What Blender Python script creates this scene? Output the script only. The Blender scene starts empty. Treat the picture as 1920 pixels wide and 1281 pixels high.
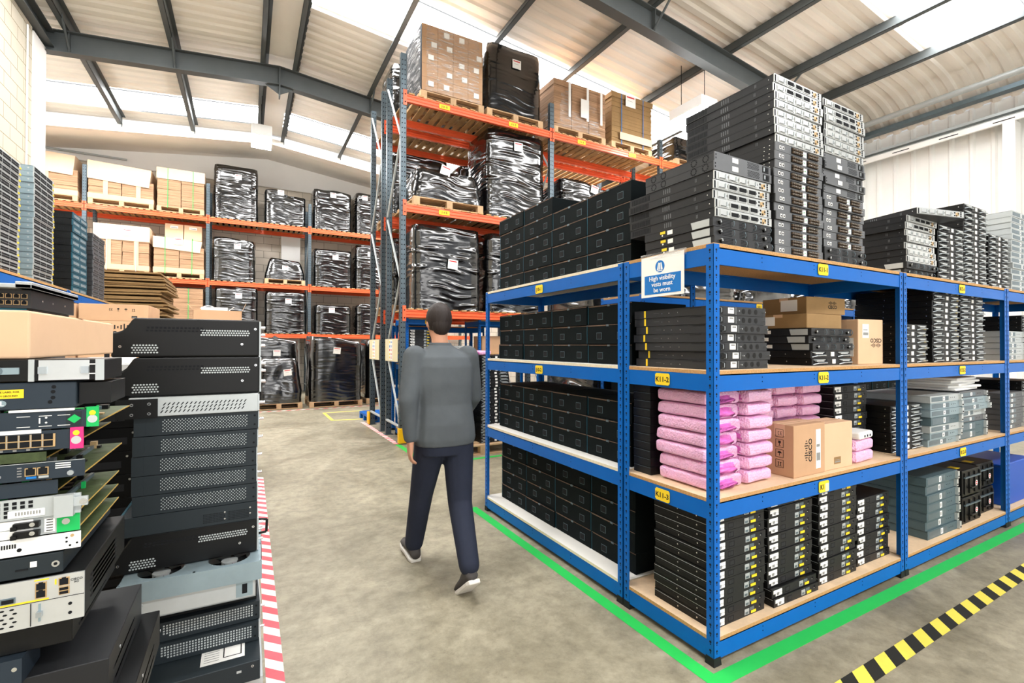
import bpy, math, random
from mathutils import Matrix, Vector, noise
PI = math.pi
rad = math.radians
random.seed(7)
sc = bpy.context.scene
# ------------------------------------------------------------ camera
YAW, PITCH, ROLL, CAM_H = rad(28.9), rad(.494), rad(.129), 1.496
cam_data = bpy.data.cameras.new('camera')
cam_data.sensor_width = 36.0
cam_data.lens = 900.5 / 1920 * 36
cam_data.clip_start = .05
cam_data.clip_end = 200
camera = bpy.data.objects.new('camera', cam_data)
sc.collection.objects.link(camera)
F = Vector((math.sin(YAW) * math.cos(PITCH), math.cos(YAW) * math.cos(PITCH), math.sin(PITCH)))
RX = Vector((math.cos(YAW), -math.sin(YAW), 0))
UP = RX.cross(F)
R2 = RX * math.cos(ROLL) + UP * math.sin(ROLL)
U2 = -RX * math.sin(ROLL) + UP * math.cos(ROLL)
m = Matrix((R2, U2, -F)).transposed().to_4x4()
m.translation = (0, 0, CAM_H)
camera.matrix_world = m
sc.camera = camera
# ------------------------------------------------------------ world, light, exposure
world = bpy.data.worlds.new('world')
sc.world = world
world.use_nodes = True
bgn = world.node_tree.nodes['Background']
bgn.inputs[0].default_value = (.93, .96, 1, 1)
bgn.inputs[1].default_value = .6
SKYLIGHT = 20.0
sc.view_settings.view_transform = 'Standard'
sc.view_settings.look = 'None'
sc.view_settings.exposure = .1
sc.view_settings.gamma = 1
sc.view_settings.use_curve_mapping = False


def area_light(name, loc, size, power, rot=(0, 0, 0), col=(1, 1, 1)):
    d = bpy.data.lights.new(name, 'AREA')
    d.shape = 'RECTANGLE'
    d.size, d.size_y = size
    d.energy = power
    d.color = col
    o = bpy.data.objects.new(name, d)
    o.location = loc
    o.rotation_euler = rot
    sc.collection.objects.link(o)
    return o


# added area light, stands for daylight from an unseen opening behind the camera
area_light('rear_fill_light', (2.5, -6.2, 2.6), (7, 4.4), 330, (rad(90), 0, 0), (1, .98, .95))

# ------------------------------------------------------------ helpers
def link(o):
    sc.collection.objects.link(o)
    return o


def tag(o, label=None, cat=None, group=None, kind=None):
    if label: o['label'] = label
    if cat: o['category'] = cat
    if group: o['group'] = group
    if kind: o['kind'] = kind
    return o


def empty(name, loc=(0, 0, 0), rotz=0, label=None, cat=None, group=None):
    o = bpy.data.objects.new(name, None)
    o.empty_display_size = .1
    o.location = loc
    o.rotation_euler = (0, 0, rotz)
    link(o)
    return tag(o, label, cat, group)


class MB:
    """collects shapes and links them as ONE mesh object"""
    def __init__(s, M=None):
        s.v, s.f, s.mi, s.sm, s.mats = [], [], [], [], []
        s.M = M

    def slot(s, m):
        if m not in s.mats: s.mats.append(m)
        return s.mats.index(m)

    def add(s, vs, fs, m, smooth=False):
        b = len(s.v)
        for p in vs:
            p = Vector(p)
            s.v.append(s.M @ p if s.M else p)
        k = s.slot(m)
        for f in fs:
            s.f.append([b + i for i in f])
            s.mi.append(k)
            s.sm.append(smooth)
        return s

    def box(s, x0, y0, z0, x1, y1, z1, m):
        vs = [(x0, y0, z0), (x1, y0, z0), (x1, y1, z0), (x0, y1, z0), (x0, y0, z1), (x1, y0, z1), (x1, y1, z1), (x0, y1, z1)]
        return s.add(vs, [(0, 3, 2, 1), (4, 5, 6, 7), (0, 1, 5, 4), (1, 2, 6, 5), (2, 3, 7, 6), (3, 0, 4, 7)], m)

    def hexa(s, vs, m):
        return s.add(vs, [(0, 3, 2, 1), (4, 5, 6, 7), (0, 1, 5, 4), (1, 2, 6, 5), (2, 3, 7, 6), (3, 0, 4, 7)], m)

    def quad(s, a, b, c, d, m):
        return s.add([a, b, c, d], [(0, 1, 2, 3)], m)

    def cyl(s, p0, p1, r, m, n=12, r2=None, smooth=True):
        p0, p1 = Vector(p0), Vector(p1)
        ax = (p1 - p0).normalized()
        t = Vector((0, 0, 1)) if abs(ax.z) < .9 else Vector((1, 0, 0))
        a = ax.cross(t).normalized()
        b = ax.cross(a)
        r2 = r if r2 is None else r2
        vs = []
        for p, q in ((p0, r), (p1, r2)):
            for i in range(n):
                t = 2 * PI * i / n
                vs.append(p + (a * math.cos(t) + b * math.sin(t)) * q)
        base = [tuple(range(n)), tuple(range(2 * n - 1, n - 1, -1))]
        s.add(vs, [((i + 1) % n, i, n + i, n + (i + 1) % n) for i in range(n)], m, smooth)
        s.add(vs[:n], [tuple(range(n))], m)
        s.add(vs[n:], [tuple(range(n - 1, -1, -1))], m)
        return s

    def tube(s, pts, r, m, n=8):
        for i in range(len(pts) - 1):
            s.cyl(pts[i], pts[i + 1], r, m, n)
        return s

    def prism(s, prof, axis, a, b, m):
        """closed 2-D profile swept along an axis; prof = (u,v): x->(y,z), y->(x,z), z->(x,y)"""
        def P(u, v, w):
            return {'x': (w, u, v), 'y': (u, w, v), 'z': (u, v, w)}[axis]
        n = len(prof)
        vs = [P(u, v, a) for u, v in prof] + [P(u, v, b) for u, v in prof]
        fs = [(i, (i + 1) % n, n + (i + 1) % n, n + i) for i in range(n)] + [tuple(range(n - 1, -1, -1)), tuple(range(n, 2 * n))]
        return s.add(vs, fs, m)

    def disc(s, c, r, axis, m, n=8, t=.0006, sx=1):
        """thin disc lying on a face; axis = outward normal sign+letter such as '-y'"""
        sg = -1 if axis[0] == '-' else 1
        vs = []
        for off in (0, sg * t):
            for i in range(n):
                a = 2 * PI * i / n
                u, v = r * sx * math.cos(a), r * math.sin(a)
                d = {'x': (off, u, v), 'y': (u, off, v), 'z': (u, v, off)}[axis[1]]
                vs.append((c[0] + d[0], c[1] + d[1], c[2] + d[2]))
        s.add(vs, [(i, (i + 1) % n, n + (i + 1) % n, n + i) for i in range(n)] + [tuple(range(n, 2 * n))], m)
        return s

    def build(s, name, parent=None, loc=None, rotz=0, bevel=0, seg=1):
        me = bpy.data.meshes.new(name)
        me.from_pydata([tuple(v) for v in s.v], [], s.f)
        for m in s.mats: me.materials.append(m)
        me.polygons.foreach_set('material_index', s.mi)
        me.polygons.foreach_set('use_smooth', s.sm)
        me.update()
        o = bpy.data.objects.new(name, me)
        link(o)
        if parent: o.parent = parent
        if loc is not None: o.location = loc
        o.rotation_euler = (0, 0, rotz)
        if bevel:
            bv = o.modifiers.new('bevel', 'BEVEL')
            bv.width = bevel
            bv.segments = seg
            bv.limit_method = 'ANGLE'
        return o


def dup(o, parent=None):
    c = o.copy()
    link(c)
    if parent: c.parent = parent
    for ch in list(o.children): dup(ch, c)
    return c


class Proto:
    """first placement moves the prototype itself, later ones copy it with its parts"""
    def __init__(s, root): s.root, s.used = root, False

    def place(s, loc, rotz, label, group=None, cat=None):
        o = dup(s.root) if s.used else s.root
        s.used = True
        o.location = loc
        o.rotation_euler = (0, 0, rotz)
        return tag(o, label, cat, group)


ORD = ['lowest', 'second', 'third', 'fourth', 'fifth', 'sixth', 'seventh', 'eighth', 'ninth', 'tenth', 'eleventh', 'twelfth', 'thirteenth', 'fourteenth', 'fifteenth', 'sixteenth', 'seventeenth', 'eighteenth', 'nineteenth', 'twentieth', 'twenty-first', 'twenty-second', 'twenty-third', 'twenty-fourth']


def rank(i, n, where):
    """i-th of n from the bottom of a pile"""
    if i == 0: return 'lowest in ' + where
    if i == n - 1: return 'topmost in ' + where
    if i <= n // 2: return ORD[i] + ' from bottom in ' + where
    return ORD[n - 1 - i] + ' from top in ' + where


# ------------------------------------------------------------ materials
def lin(h):
    c = [int(h[i:i + 2], 16) / 255 for i in (0, 2, 4)]
    return tuple(((x + .055) / 1.055) ** 2.4 if x > .04045 else x / 12.92 for x in c) + (1,)


def mat(name, col, rough=.5, metal=0, var=0, vscale=8, stretch=(1, 1, 1), bump=0, bscale=None, emit=0, coat=0, spec=.32):
    m = bpy.data.materials.new(name)
    m.use_nodes = True
    nt = m.node_tree
    b = nt.nodes['Principled BSDF']
    c = lin(col)
    b.inputs['Base Color'].default_value = c
    b.inputs['Roughness'].default_value = rough
    b.inputs['Metallic'].default_value = metal
    b.inputs['Specular IOR Level'].default_value = spec
    if coat:
        b.inputs['Coat Weight'].default_value = coat
        b.inputs['Coat Roughness'].default_value = .15
    if emit:
        b.inputs['Emission Color'].default_value = c
        b.inputs['Emission Strength'].default_value = emit
    if var or bump:
        tc = nt.nodes.new('ShaderNodeTexCoord')
        mp = nt.nodes.new('ShaderNodeMapping')
        mp.inputs['Scale'].default_value = stretch
        nt.links.new(tc.outputs['Object'], mp.inputs[0])
    if var:
        n = nt.nodes.new('ShaderNodeTexNoise')
        n.inputs['Scale'].default_value = vscale
        n.inputs['Detail'].default_value = 6
        n.inputs['Roughness'].default_value = .65
        nt.links.new(mp.outputs[0], n.inputs['Vector'])
        r = nt.nodes.new('ShaderNodeValToRGB')
        r.color_ramp.elements[0].position = .3
        r.color_ramp.elements[1].position = .72
        r.color_ramp.elements[0].color = tuple(x * (1 - var) for x in c[:3]) + (1,)
        r.color_ramp.elements[1].color = tuple(min(1, x * (1 + var)) for x in c[:3]) + (1,)
        nt.links.new(n.outputs[0], r.inputs[0])
        nt.links.new(r.outputs[0], b.inputs['Base Color'])
    if bump:
        n = nt.nodes.new('ShaderNodeTexNoise')
        n.inputs['Scale'].default_value = bscale or vscale
        n.inputs['Detail'].default_value = 8
        nt.links.new(mp.outputs[0], n.inputs['Vector'])
        bp = nt.nodes.new('ShaderNodeBump')
        bp.inputs['Strength'].default_value = 1
        bp.inputs['Distance'].default_value = bump
        nt.links.new(n.outputs[0], bp.inputs['Height'])
        nt.links.new(bp.outputs[0], b.inputs['Normal'])
    return m


M = {}
M['blue'] = mat('blue_paint', '0060B6', .42, 0, .05, 5, spec=.25)
M['hole'] = mat('slot_dark', '0A0D12', .8)
M['zinc'] = mat('zinc_steel', 'B9C1C6', .35, .75, .1, 12)
M['zincblue'] = mat('galvanised_grey', '6F7F88', .4, .6, .12, 9)
M['upright'] = mat('rack_upright_steel', '59656C', .38, .5, .12, 9)
M['steelgrey'] = mat('dark_grey_steel', '3C444A', .45, .3, .08, 6)
M['beam'] = mat('roof_steel_paint', '565B5C', .55, .1, .07, 3)
M['orange'] = mat('orange_paint', 'F2653A', .42, 0, .06, 6, coat=.2)
M['timber'] = mat('deck_timber', 'BE9868', .75, 0, .28, 6, (1, .3, 1))
M['palletwood'] = mat('pallet_timber', 'C2A27E', .8, 0, .22, 5)
M['card'] = mat('cardboard', 'C09A78', .85, 0, .08, 3)
M['cardlight'] = mat('pale_cardboard', 'D9B593', .85, 0, .06, 3)
M['cardcap'] = mat('cap_cardboard', 'DEC4A8', .85, 0, .05, 2)
M['carddark'] = mat('dull_cardboard', '94764F', .88, 0, .12, 4)
M['cardedge'] = mat('cardboard_edges', 'A98668', .9, 0, .42, 3, (.3, .3, 9), .003, 12)
M['chip'] = mat('chipboard_face', 'E3C6A4', .75, 0, .07, 40)
M['chipedge'] = mat('chipboard_edge', 'B98F5E', .9, 0, .3, 120)
M['whiteboard'] = mat('white_melamine_board', 'F0EEE8', .45, 0, .03, 4)
M['whiteedge'] = mat('board_cut_edge', 'E4D9C0', .8, 0, .1, 60)
M['black'] = mat('black_metal', '0C0D0E', .42, .1, .12, 5)
M['charcoal'] = mat('charcoal_metal', '232426', .45, .15, .08, 5)
M['charcoal2'] = mat('grey_black_metal', '353638', .5, .15, .08, 5)
M['slate'] = mat('slate_metal', '242C31', .45, .15, .07, 5)
M['slateblue'] = mat('slate_blue_metal', '2C3640', .42, .2, .05, 5)
M['teal'] = mat('teal_plastic', '155163', .5, 0, .06, 8)
M['tealblack'] = mat('teal_black_card', '081012', .75, 0, .12, 6, spec=.12)
M['edgebrown'] = mat('worn_edge', '6A5648', .8, 0, .35, 30)
M['silver'] = mat('silver_panel', 'D3D6D6', .3, .55, .05, 12)
M['palegrey'] = mat('pale_grey_metal', 'B9BFC0', .42, .3, .06, 8)
M['midgrey'] = mat('mid_grey_metal', '66686B', .5, .2, .07, 6)
M['bluesilver'] = mat('blue_silver_metal', '93A6AE', .4, .4, .1, 7)
M['tealgrey'] = mat('teal_grey_metal', '52666D', .5, .15, .08, 6)
M['white'] = mat('white_plastic', 'F2F2F0', .5)
M['label'] = mat('white_sticker', 'F5F4F0', .6)
M['print'] = mat('black_print', '1B1B1B', .7)
M['greyprint'] = mat('grey_print', '8A8A88', .7)
M['yellow'] = mat('yellow_label', 'F6D32C', .5)
M['yellowpaint'] = mat('yellow_guard', 'F7B90B', .4, coat=.2)
M['red'] = mat('red_print', 'D02B30', .5)
M['green'] = mat('green_sticker', '17B35A', .5)
M['pink'] = mat('magenta_sticker', 'E0317C', .5)
M['gold'] = mat('brass_port', 'C9A97A', .4, .4)
M['sfp'] = mat('transceiver_brown', '6B5A4A', .4, .5, .4, 90)
M['screw'] = mat('bright_screw', 'DADDDE', .25, .9)
M['pcb'] = mat('circuit_board', '3E4A2C', .6, 0, .4, 60)
M['pcbedge'] = mat('board_laminate_edge', 'A98B45', .7)
M['signblue'] = mat('sign_blue', '1173C4', .5)
M['lamp'] = mat('lamp_diffuser', 'FFFFFF', .5, emit=70)
M['tape_green'] = mat('green_floor_tape', '2BBF52', .5, 0, .05, 6)
M['tape_yellow'] = mat('yellow_floor_tape', 'F0DC5A', .6, 0, .05, 20)
M['tape_black'] = mat('black_floor_tape', '262622', .6)
M['tape_red'] = mat('red_floor_tape', 'E2606A', .6, 0, .1, 20)
M['tape_white'] = mat('white_floor_tape', 'EDE8E0', .6, 0, .04, 20)
M['cream'] = mat('cream_sign', 'E3D8B4', .6)
M['rubber'] = mat('black_rubber', '1A1C1C', .7)
M['plasterwhite'] = mat('white_plaster', 'FBFAF7', .7, 0, .02, 2)
M['soffit'] = mat('soffit_board', 'F8F2EA', .8, 0, .04, 1)
M['bluebin'] = mat('blue_plastic', '0E4FB4', .4)
M['clearbag'] = mat('clear_tape_film', 'DDE4EA', .2, spec=.8)


def ramp2(nt, src, p0, c0, p1, c1):
    r = nt.nodes.new('ShaderNodeValToRGB')
    r.color_ramp.elements[0].position, r.color_ramp.elements[1].position = p0, p1
    r.color_ramp.elements[0].color, r.color_ramp.elements[1].color = c0, c1
    nt.links.new(src, r.inputs[0])
    return r.outputs[0]


def film(name, col, rough=.18, dist=.03, stretch=(2.2, 2.2, 14), sc_=2.2):
    """stretch film: glossy, creased in long horizontal pulls"""
    m = mat(name, col, rough, 0, spec=1.0, coat=.6)
    nt = m.node_tree
    b = nt.nodes['Principled BSDF']
    tc = nt.nodes.new('ShaderNodeTexCoord')
    mp = nt.nodes.new('ShaderNodeMapping')
    mp.inputs['Scale'].default_value = stretch
    n0 = nt.nodes.new('ShaderNodeTexNoise')
    n0.inputs['Scale'].default_value = .8
    mx = nt.nodes.new('ShaderNodeMixRGB')
    mx.inputs[0].default_value = .25
    nt.links.new(tc.outputs['Object'], n0.inputs[0])
    nt.links.new(tc.outputs['Object'], mx.inputs[1])
    nt.links.new(n0.outputs['Color'], mx.inputs[2])
    nt.links.new(mx.outputs[0], mp.inputs[0])
    n = nt.nodes.new('ShaderNodeTexNoise')
    n.noise_type = 'RIDGED_MULTIFRACTAL'
    n.inputs['Scale'].default_value = sc_
    n.inputs['Detail'].default_value = 5
    n.inputs['Roughness'].default_value = .6
    nt.links.new(mp.outputs[0], n.inputs['Vector'])
    bp = nt.nodes.new('ShaderNodeBump')
    bp.inputs['Strength'].default_value = 1
    bp.inputs['Distance'].default_value = dist
    nt.links.new(n.outputs[0], bp.inputs['Height'])
    nt.links.new(bp.outputs[0], b.inputs['Normal'])
    nt.links.new(bp.outputs[0], b.inputs['Coat Normal'])
    return m


M['wrap'] = film('black_stretch_film', '0B0B0C', .16, .055, (1.7, 1.7, 8.5), 1.7)
M['wrapsoft'] = film('black_stretch_film_smooth', '09090A', .16, .014, (1.5, 1.5, 9), 1.6)


def clear_film():
    m = film('clear_stretch_film', 'F4F4F4', .15, .03)
    nt = m.node_tree
    b = nt.nodes['Principled BSDF']
    t = nt.nodes.new('ShaderNodeBsdfTransparent')
    mx = nt.nodes.new('ShaderNodeMixShader')
    n = nt.nodes.new('ShaderNodeTexNoise')
    n.inputs['Scale'].default_value = 3
    n.inputs['Detail'].default_value = 6
    tc = nt.nodes.new('ShaderNodeTexCoord')
    mp = nt.nodes.new('ShaderNodeMapping')
    mp.inputs['Scale'].default_value = (1.6, 1.6, 12)
    nt.links.new(tc.outputs['Object'], mp.inputs[0])
    nt.links.new(mp.outputs[0], n.inputs['Vector'])
    fac = ramp2(nt, n.outputs[0], .45, (.05, .05, .05, 1), .75, (.55, .55, .55, 1))
    nt.links.new(fac, mx.inputs[0])
    nt.links.new(t.outputs[0], mx.inputs[1])
    nt.links.new(b.outputs[0], mx.inputs[2])
    nt.links.new(mx.outputs[0], nt.nodes['Material Output'].inputs[0])
    return m


M['clear'] = clear_film()


def bubble():
    m = mat('pink_bubble_wrap', 'F2B9DF', .28, 0, .1, 14, coat=.4, spec=.7)
    nt = m.node_tree
    b = nt.nodes['Principled BSDF']
    tc = nt.nodes.new('ShaderNodeTexCoord')
    v = nt.nodes.new('ShaderNodeTexVoronoi')
    v.inputs['Scale'].default_value = 95
    n = nt.nodes.new('ShaderNodeTexNoise')
    n.inputs['Scale'].default_value = 18
    n.inputs['Detail'].default_value = 5
    nt.links.new(tc.outputs['Object'], v.inputs['Vector'])
    nt.links.new(tc.outputs['Object'], n.inputs['Vector'])
    a = nt.nodes.new('ShaderNodeMath')
    a.operation = 'MULTIPLY_ADD'
    a.inputs[1].default_value = -.5
    nt.links.new(v.outputs['Distance'], a.inputs[0])
    nt.links.new(n.outputs[0], a.inputs[2])
    bp = nt.nodes.new('ShaderNodeBump')
    bp.inputs['Distance'].default_value = .008
    nt.links.new(a.outputs[0], bp.inputs['Height'])
    nt.links.new(bp.outputs[0], b.inputs['Normal'])
    b.inputs['Subsurface Weight'].default_value = .15
    return m


M['bubble'] = bubble()
M['bubbledeep'] = mat('gathered_pink_film', 'D968BC', .25, 0, .25, 30, bump=.006, bscale=25, coat=.4)


def concrete():
    m = mat('concrete_floor', 'A9A393', .5, 0, spec=.5)
    nt = m.node_tree
    b = nt.nodes['Principled BSDF']
    tc = nt.nodes.new('ShaderNodeTexCoord')
    n1 = nt.nodes.new('ShaderNodeTexNoise')
    n1.inputs['Scale'].default_value = .9
    n1.inputs['Detail'].default_value = 10
    n1.inputs['Roughness'].default_value = .7
    n1.inputs['Distortion'].default_value = .8
    nt.links.new(tc.outputs['Object'], n1.inputs['Vector'])
    c1 = ramp2(nt, n1.outputs[0], .32, lin('7A735F'), .68, lin('B0A892'))
    n2 = nt.nodes.new('ShaderNodeTexNoise')
    n2.inputs['Scale'].default_value = 9
    n2.inputs['Detail'].default_value = 8
    n2.inputs['Roughness'].default_value = .75
    nt.links.new(tc.outputs['Object'], n2.inputs['Vector'])
    c2 = ramp2(nt, n2.outputs[0], .36, (.55, .55, .53, 1), .6, (1.05, 1.05, 1.05, 1))
    mx = nt.nodes.new('ShaderNodeMixRGB')
    mx.blend_type = 'MULTIPLY'
    mx.inputs[0].default_value = .75
    nt.links.new(c1, mx.inputs[1])
    nt.links.new(c2, mx.inputs[2])
    # fine scuff scratches
    n3 = nt.nodes.new('ShaderNodeTexNoise')
    n3.inputs['Scale'].default_value = 3.5
    n3.inputs['Detail'].default_value = 4
    n3.inputs['Distortion'].default_value = 2.5
    nt.links.new(tc.outputs['Object'], n3.inputs['Vector'])
    c3 = ramp2(nt, n3.outputs[0], .495, (1, 1, 1, 1), .505, (1, 1, 1, 1))
    ramp = c3.node.color_ramp
    e = ramp.elements.new(.5)
    e.color = (.72, .71, .68, 1)
    mx2 = nt.nodes.new('ShaderNodeMixRGB')
    mx2.blend_type = 'MULTIPLY'
    mx2.inputs[0].default_value = .7
    nt.links.new(mx.outputs[0], mx2.inputs[1])
    nt.links.new(c3, mx2.inputs[2])
    nt.links.new(mx2.outputs[0], b.inputs['Base Color'])
    rr = ramp2(nt, n1.outputs[0], .3, (.34, .34, .34, 1), .7, (.55, .55, .55, 1))
    nt.links.new(rr, b.inputs['Roughness'])
    bp = nt.nodes.new('ShaderNodeBump')
    bp.inputs['Distance'].default_value = .002
    nt.links.new(n2.outputs[0], bp.inputs['Height'])
    nt.links.new(bp.outputs[0], b.inputs['Normal'])
    return m


M['floor'] = concrete()


def blocks(name, col, mortar, ax, dark=.1):
    """painted blockwork; ax = which object axis runs along the wall"""
    m = mat(name, col, .8)
    nt = m.node_tree
    b = nt.nodes['Principled BSDF']
    tc = nt.nodes.new('ShaderNodeTexCoord')
    sp = nt.nodes.new('ShaderNodeSeparateXYZ')
    cb = nt.nodes.new('ShaderNodeCombineXYZ')
    nt.links.new(tc.outputs['Object'], sp.inputs[0])
    nt.links.new(sp.outputs[ax], cb.inputs[0])
    nt.links.new(sp.outputs[2], cb.inputs[1])
    br = nt.nodes.new('ShaderNodeTexBrick')
    br.inputs['Scale'].default_value = 1
    br.inputs['Brick Width'].default_value = .45
    br.inputs['Row Height'].default_value = .225
    br.inputs['Mortar Size'].default_value = .006
    br.inputs['Mortar Smooth'].default_value = .3
    br.inputs['Bias'].default_value = 0
    br.inputs['Color1'].default_value = lin(col)
    c = lin(col)
    br.inputs['Color2'].default_value = tuple(x * (1 - dark) for x in c[:3]) + (1,)
    br.inputs['Mortar'].default_value = lin(mortar)
    nt.links.new(cb.outputs[0], br.inputs['Vector'])
    nt.links.new(br.outputs['Color'], b.inputs['Base Color'])
    bp = nt.nodes.new('ShaderNodeBump')
    bp.inputs['Distance'].default_value = -.004
    nt.links.new(br.outputs['Fac'], bp.inputs['Height'])
    nt.links.new(bp.outputs[0], b.inputs['Normal'])
    return m


M['blockleft'] = blocks('cream_blockwork', 'D0C8B6', '988A68', 1, .04)
M['blockback'] = blocks('grey_blockwork', 'DDD3C4', '8C8272', 0, .1)
M['roof'] = mat('roof_sheet', 'F0E9DF', .6, 0, .07, 2.2, (.25, 3, 1))
M['skylight'] = mat('translucent_skylight', 'FFFFFF', .6, emit=SKYLIGHT)
M['cladding'] = mat('white_cladding', 'F1F0EC', .6, 0, .03, 2)


def text_mesh(txt, size, m, parent, matrix, name='lettering', align='CENTER', bold=0):
    cu = bpy.data.curves.new(name, 'FONT')
    cu.body = txt
    cu.size = size
    cu.align_x = align
    cu.align_y = 'CENTER'
    cu.extrude = .0004
    cu.offset = bold
    cu.resolution_u = 2
    tmp = bpy.data.objects.new(name, cu)
    link(tmp)
    dg = bpy.context.evaluated_depsgraph_get()
    me = bpy.data.meshes.new_from_object(tmp.evaluated_get(dg))
    bpy.data.objects.remove(tmp)
    me.materials.clear()
    me.materials.append(m)
    o = bpy.data.objects.new(name, me)
    link(o)
    o.parent = parent
    o.matrix_local = matrix
    return o


def face_m(x, y, z, facing='-y', tilt=0):
    """text frame on a vertical face: facing -y reads along +x, facing -x reads along -y, facing +x reads along +y"""
    a = {'-y': 0, '-x': -PI / 2, '+x': PI / 2, '+y': PI}[facing]
    return Matrix.Translation((x, y, z)) @ Matrix.Rotation(a, 4, 'Z') @ Matrix.Rotation(PI / 2, 4, 'X') @ Matrix.Rotation(tilt, 4, 'Z')
# ============================================================ STRUCTURE
RIDGE = .56
def roof_z(x, z0=7.43):
    if x > 10.2:                       # curved eave
        a = (x - 10.2) / 1.5
        return z0 - .964 - .15 * a - .45 * a ** 4
    return z0 - .1 * abs(x - RIDGE)

def struct(o): o['kind'] = 'structure'; return o

def sheet(name, y0, y1, xs, m, n_in=.25, dep=.035):
    """profiled sheet; ribs run down the slope"""
    ys = []
    k = math.floor(y0 / n_in)
    while k * n_in < y1:
        b = k * n_in
        for off, h in ((0, 0), (.09, 0), (.125, 1), (.215, 1)):
            if y0 <= b + off <= y1: ys.append((b + off, h * dep))
        k += 1
    ys = [(y0, ys[0][1])] + ys + [(y1, ys[-1][1])]
    vs, fs = [], []
    for x in xs:
        for y, h in ys: vs.append((x, y, roof_z(x) + h))
    n = len(ys)
    for i in range(len(xs) - 1):
        for j in range(n - 1): fs.append((i * n + j, i * n + j + 1, (i + 1) * n + j + 1, (i + 1) * n + j))
    return struct(MB().add(vs, fs, m).build(name))

struct(MB().box(-9, -6.2, -.2, 11.9, 17.6, 0, M['floor']).build('floor'))
XS = [-8.8, RIDGE, 10.2] + [10.2 + 1.5 * t / 10 for t in range(1, 11)]
SKY = [(-4.2, -3.1), (2.5, 3.6), (7.75, 8.9), (13.47, 14.5)]
ya = -6.2
for i, (a, b) in enumerate(SKY + [(15.1, 0)]):
    sheet('ceiling', ya, a, XS, M['roof'])
    if b:
        sheet('window_%d' % (i + 1), a, b, XS[:3], M['skylight'])
        sheet('ceiling', a, b, XS[2:], M['roof'])
    ya = b
struct(MB().box(-9, 17.2, 0, 11.9, 17.5, 6.55, M['blockback']).build('wall_back'))
struct(MB().box(-9, 17.17, 6.55, 11.9, 17.5, 8.2, M['plasterwhite']).build('wall_back_upper'))
struct(MB().box(-.0, 17.0, 0, .0 + .55, 17.2, 6.3, M['plasterwhite']).build('trim_1', loc=(.95, 0, 0)))
struct(MB().box(-3.35, -6.2, 0, -3.05, 10.45, 6.6, M['blockleft']).build('wall_left'))
struct(MB().box(-3.36, 10.45, 0, -3.03, 11.0, 6.55, M['plasterwhite']).build('trim_2'))
struct(MB().box(-9.1, -6.2, 0, -8.8, 17.5, 7.4, M['plasterwhite']).build('wall_left_far'))
# profiled white cladding on the right
mb = MB()
prof = []
y = -6.2
while y < 17.4:
    prof += [(11.75, y), (11.75, y + .2), (11.715, y + .23), (11.715, y + .27)]
    y += .3
prof += [(11.75, 17.5), (11.9, 17.5), (11.9, -6.2)]
n = len(prof)
mb.add([(p[0], p[1], 0) for p in prof] + [(p[0], p[1], 5.9) for p in prof], [(i, (i + 1) % n, n + (i + 1) % n, n + i) for i in range(n)], M['cladding'])
struct(mb.build('wall_right'))
# soffit boards between end beam and back wall
mb = MB()
for xa, xb in ((-9, RIDGE), (RIDGE, 11.9)):
    f0 = lambda x: 7.10 - .11 * abs(x - RIDGE)
    f1 = lambda x: 7.44 - .125 * abs(x - RIDGE)
    mb.add([(xa, 15, f0(xa)), (xb, 15, f0(xb)), (xb, 17.25, f1(xb)), (xa, 17.25, f1(xa)),
            (xa, 15, f0(xa) + .02), (xb, 15, f0(xb) + .02), (xb, 17.25, f1(xb) + .02), (xa, 17.25, f1(xa) + .02)],
           [(0, 1, 2, 3), (4, 7, 6, 5), (0, 4, 5, 1)], M['soffit'])
struct(mb.build('ceiling_soffit'))
mb = MB()
for xa, xb in ((-9, RIDGE), (RIDGE, 11.8)):
    mb.hexa([(xa, 14.93, 7.10 - .11 * abs(xa - RIDGE)), (xb, 14.93, 7.10 - .11 * abs(xb - RIDGE)), (xb, 15.06, 7.10 - .11 * abs(xb - RIDGE)), (xa, 15.06, 7.10 - .11 * abs(xa - RIDGE)),
             (xa, 14.93, 7.26 - .1 * abs(xa - RIDGE)), (xb, 14.93, 7.26 - .1 * abs(xb - RIDGE)), (xb, 15.06, 7.26 - .1 * abs(xb - RIDGE)), (xa, 15.06, 7.26 - .1 * abs(xa - RIDGE))], M['roof'])
struct(mb.build('trim_3'))
tn = [4]
def trim(mb):
    o = struct(mb.build('trim_%d' % tn[0])); tn[0] += 1; return o
# purlins along the building
for x in (-7.3, -5.75, -4.22, -2.72, -1.22, .29, .88, 2.4, 3.92, 5.52, 7.33, 8.75, 9.95):
    z = 7.24 - .1 * abs(x - RIDGE)
    mb = MB()
    mb.box(x - .004, -6.2, z, x + .004, 14.95, z + .19, M['beam'])
    mb.box(x - .085, -6.2, z, x + .004, 14.95, z + .006, M['beam'])
    mb.box(x - .004, -6.2, z + .184, x + .07, 14.95, z + .19, M['beam'])
    mb.box(x - .085, -6.2, z, x - .079, 14.95, z + .025, M['beam'])
    mb.box(x - .012, 14.9, z - .06, x + .012, 14.96, z + .02, M['beam'])
    trim(mb)
# ridge lining board
mb = MB()
mb.box(.3, -6.2, 7.405, .87, 14.95, 7.41, M['soffit'])
trim(mb)
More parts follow.
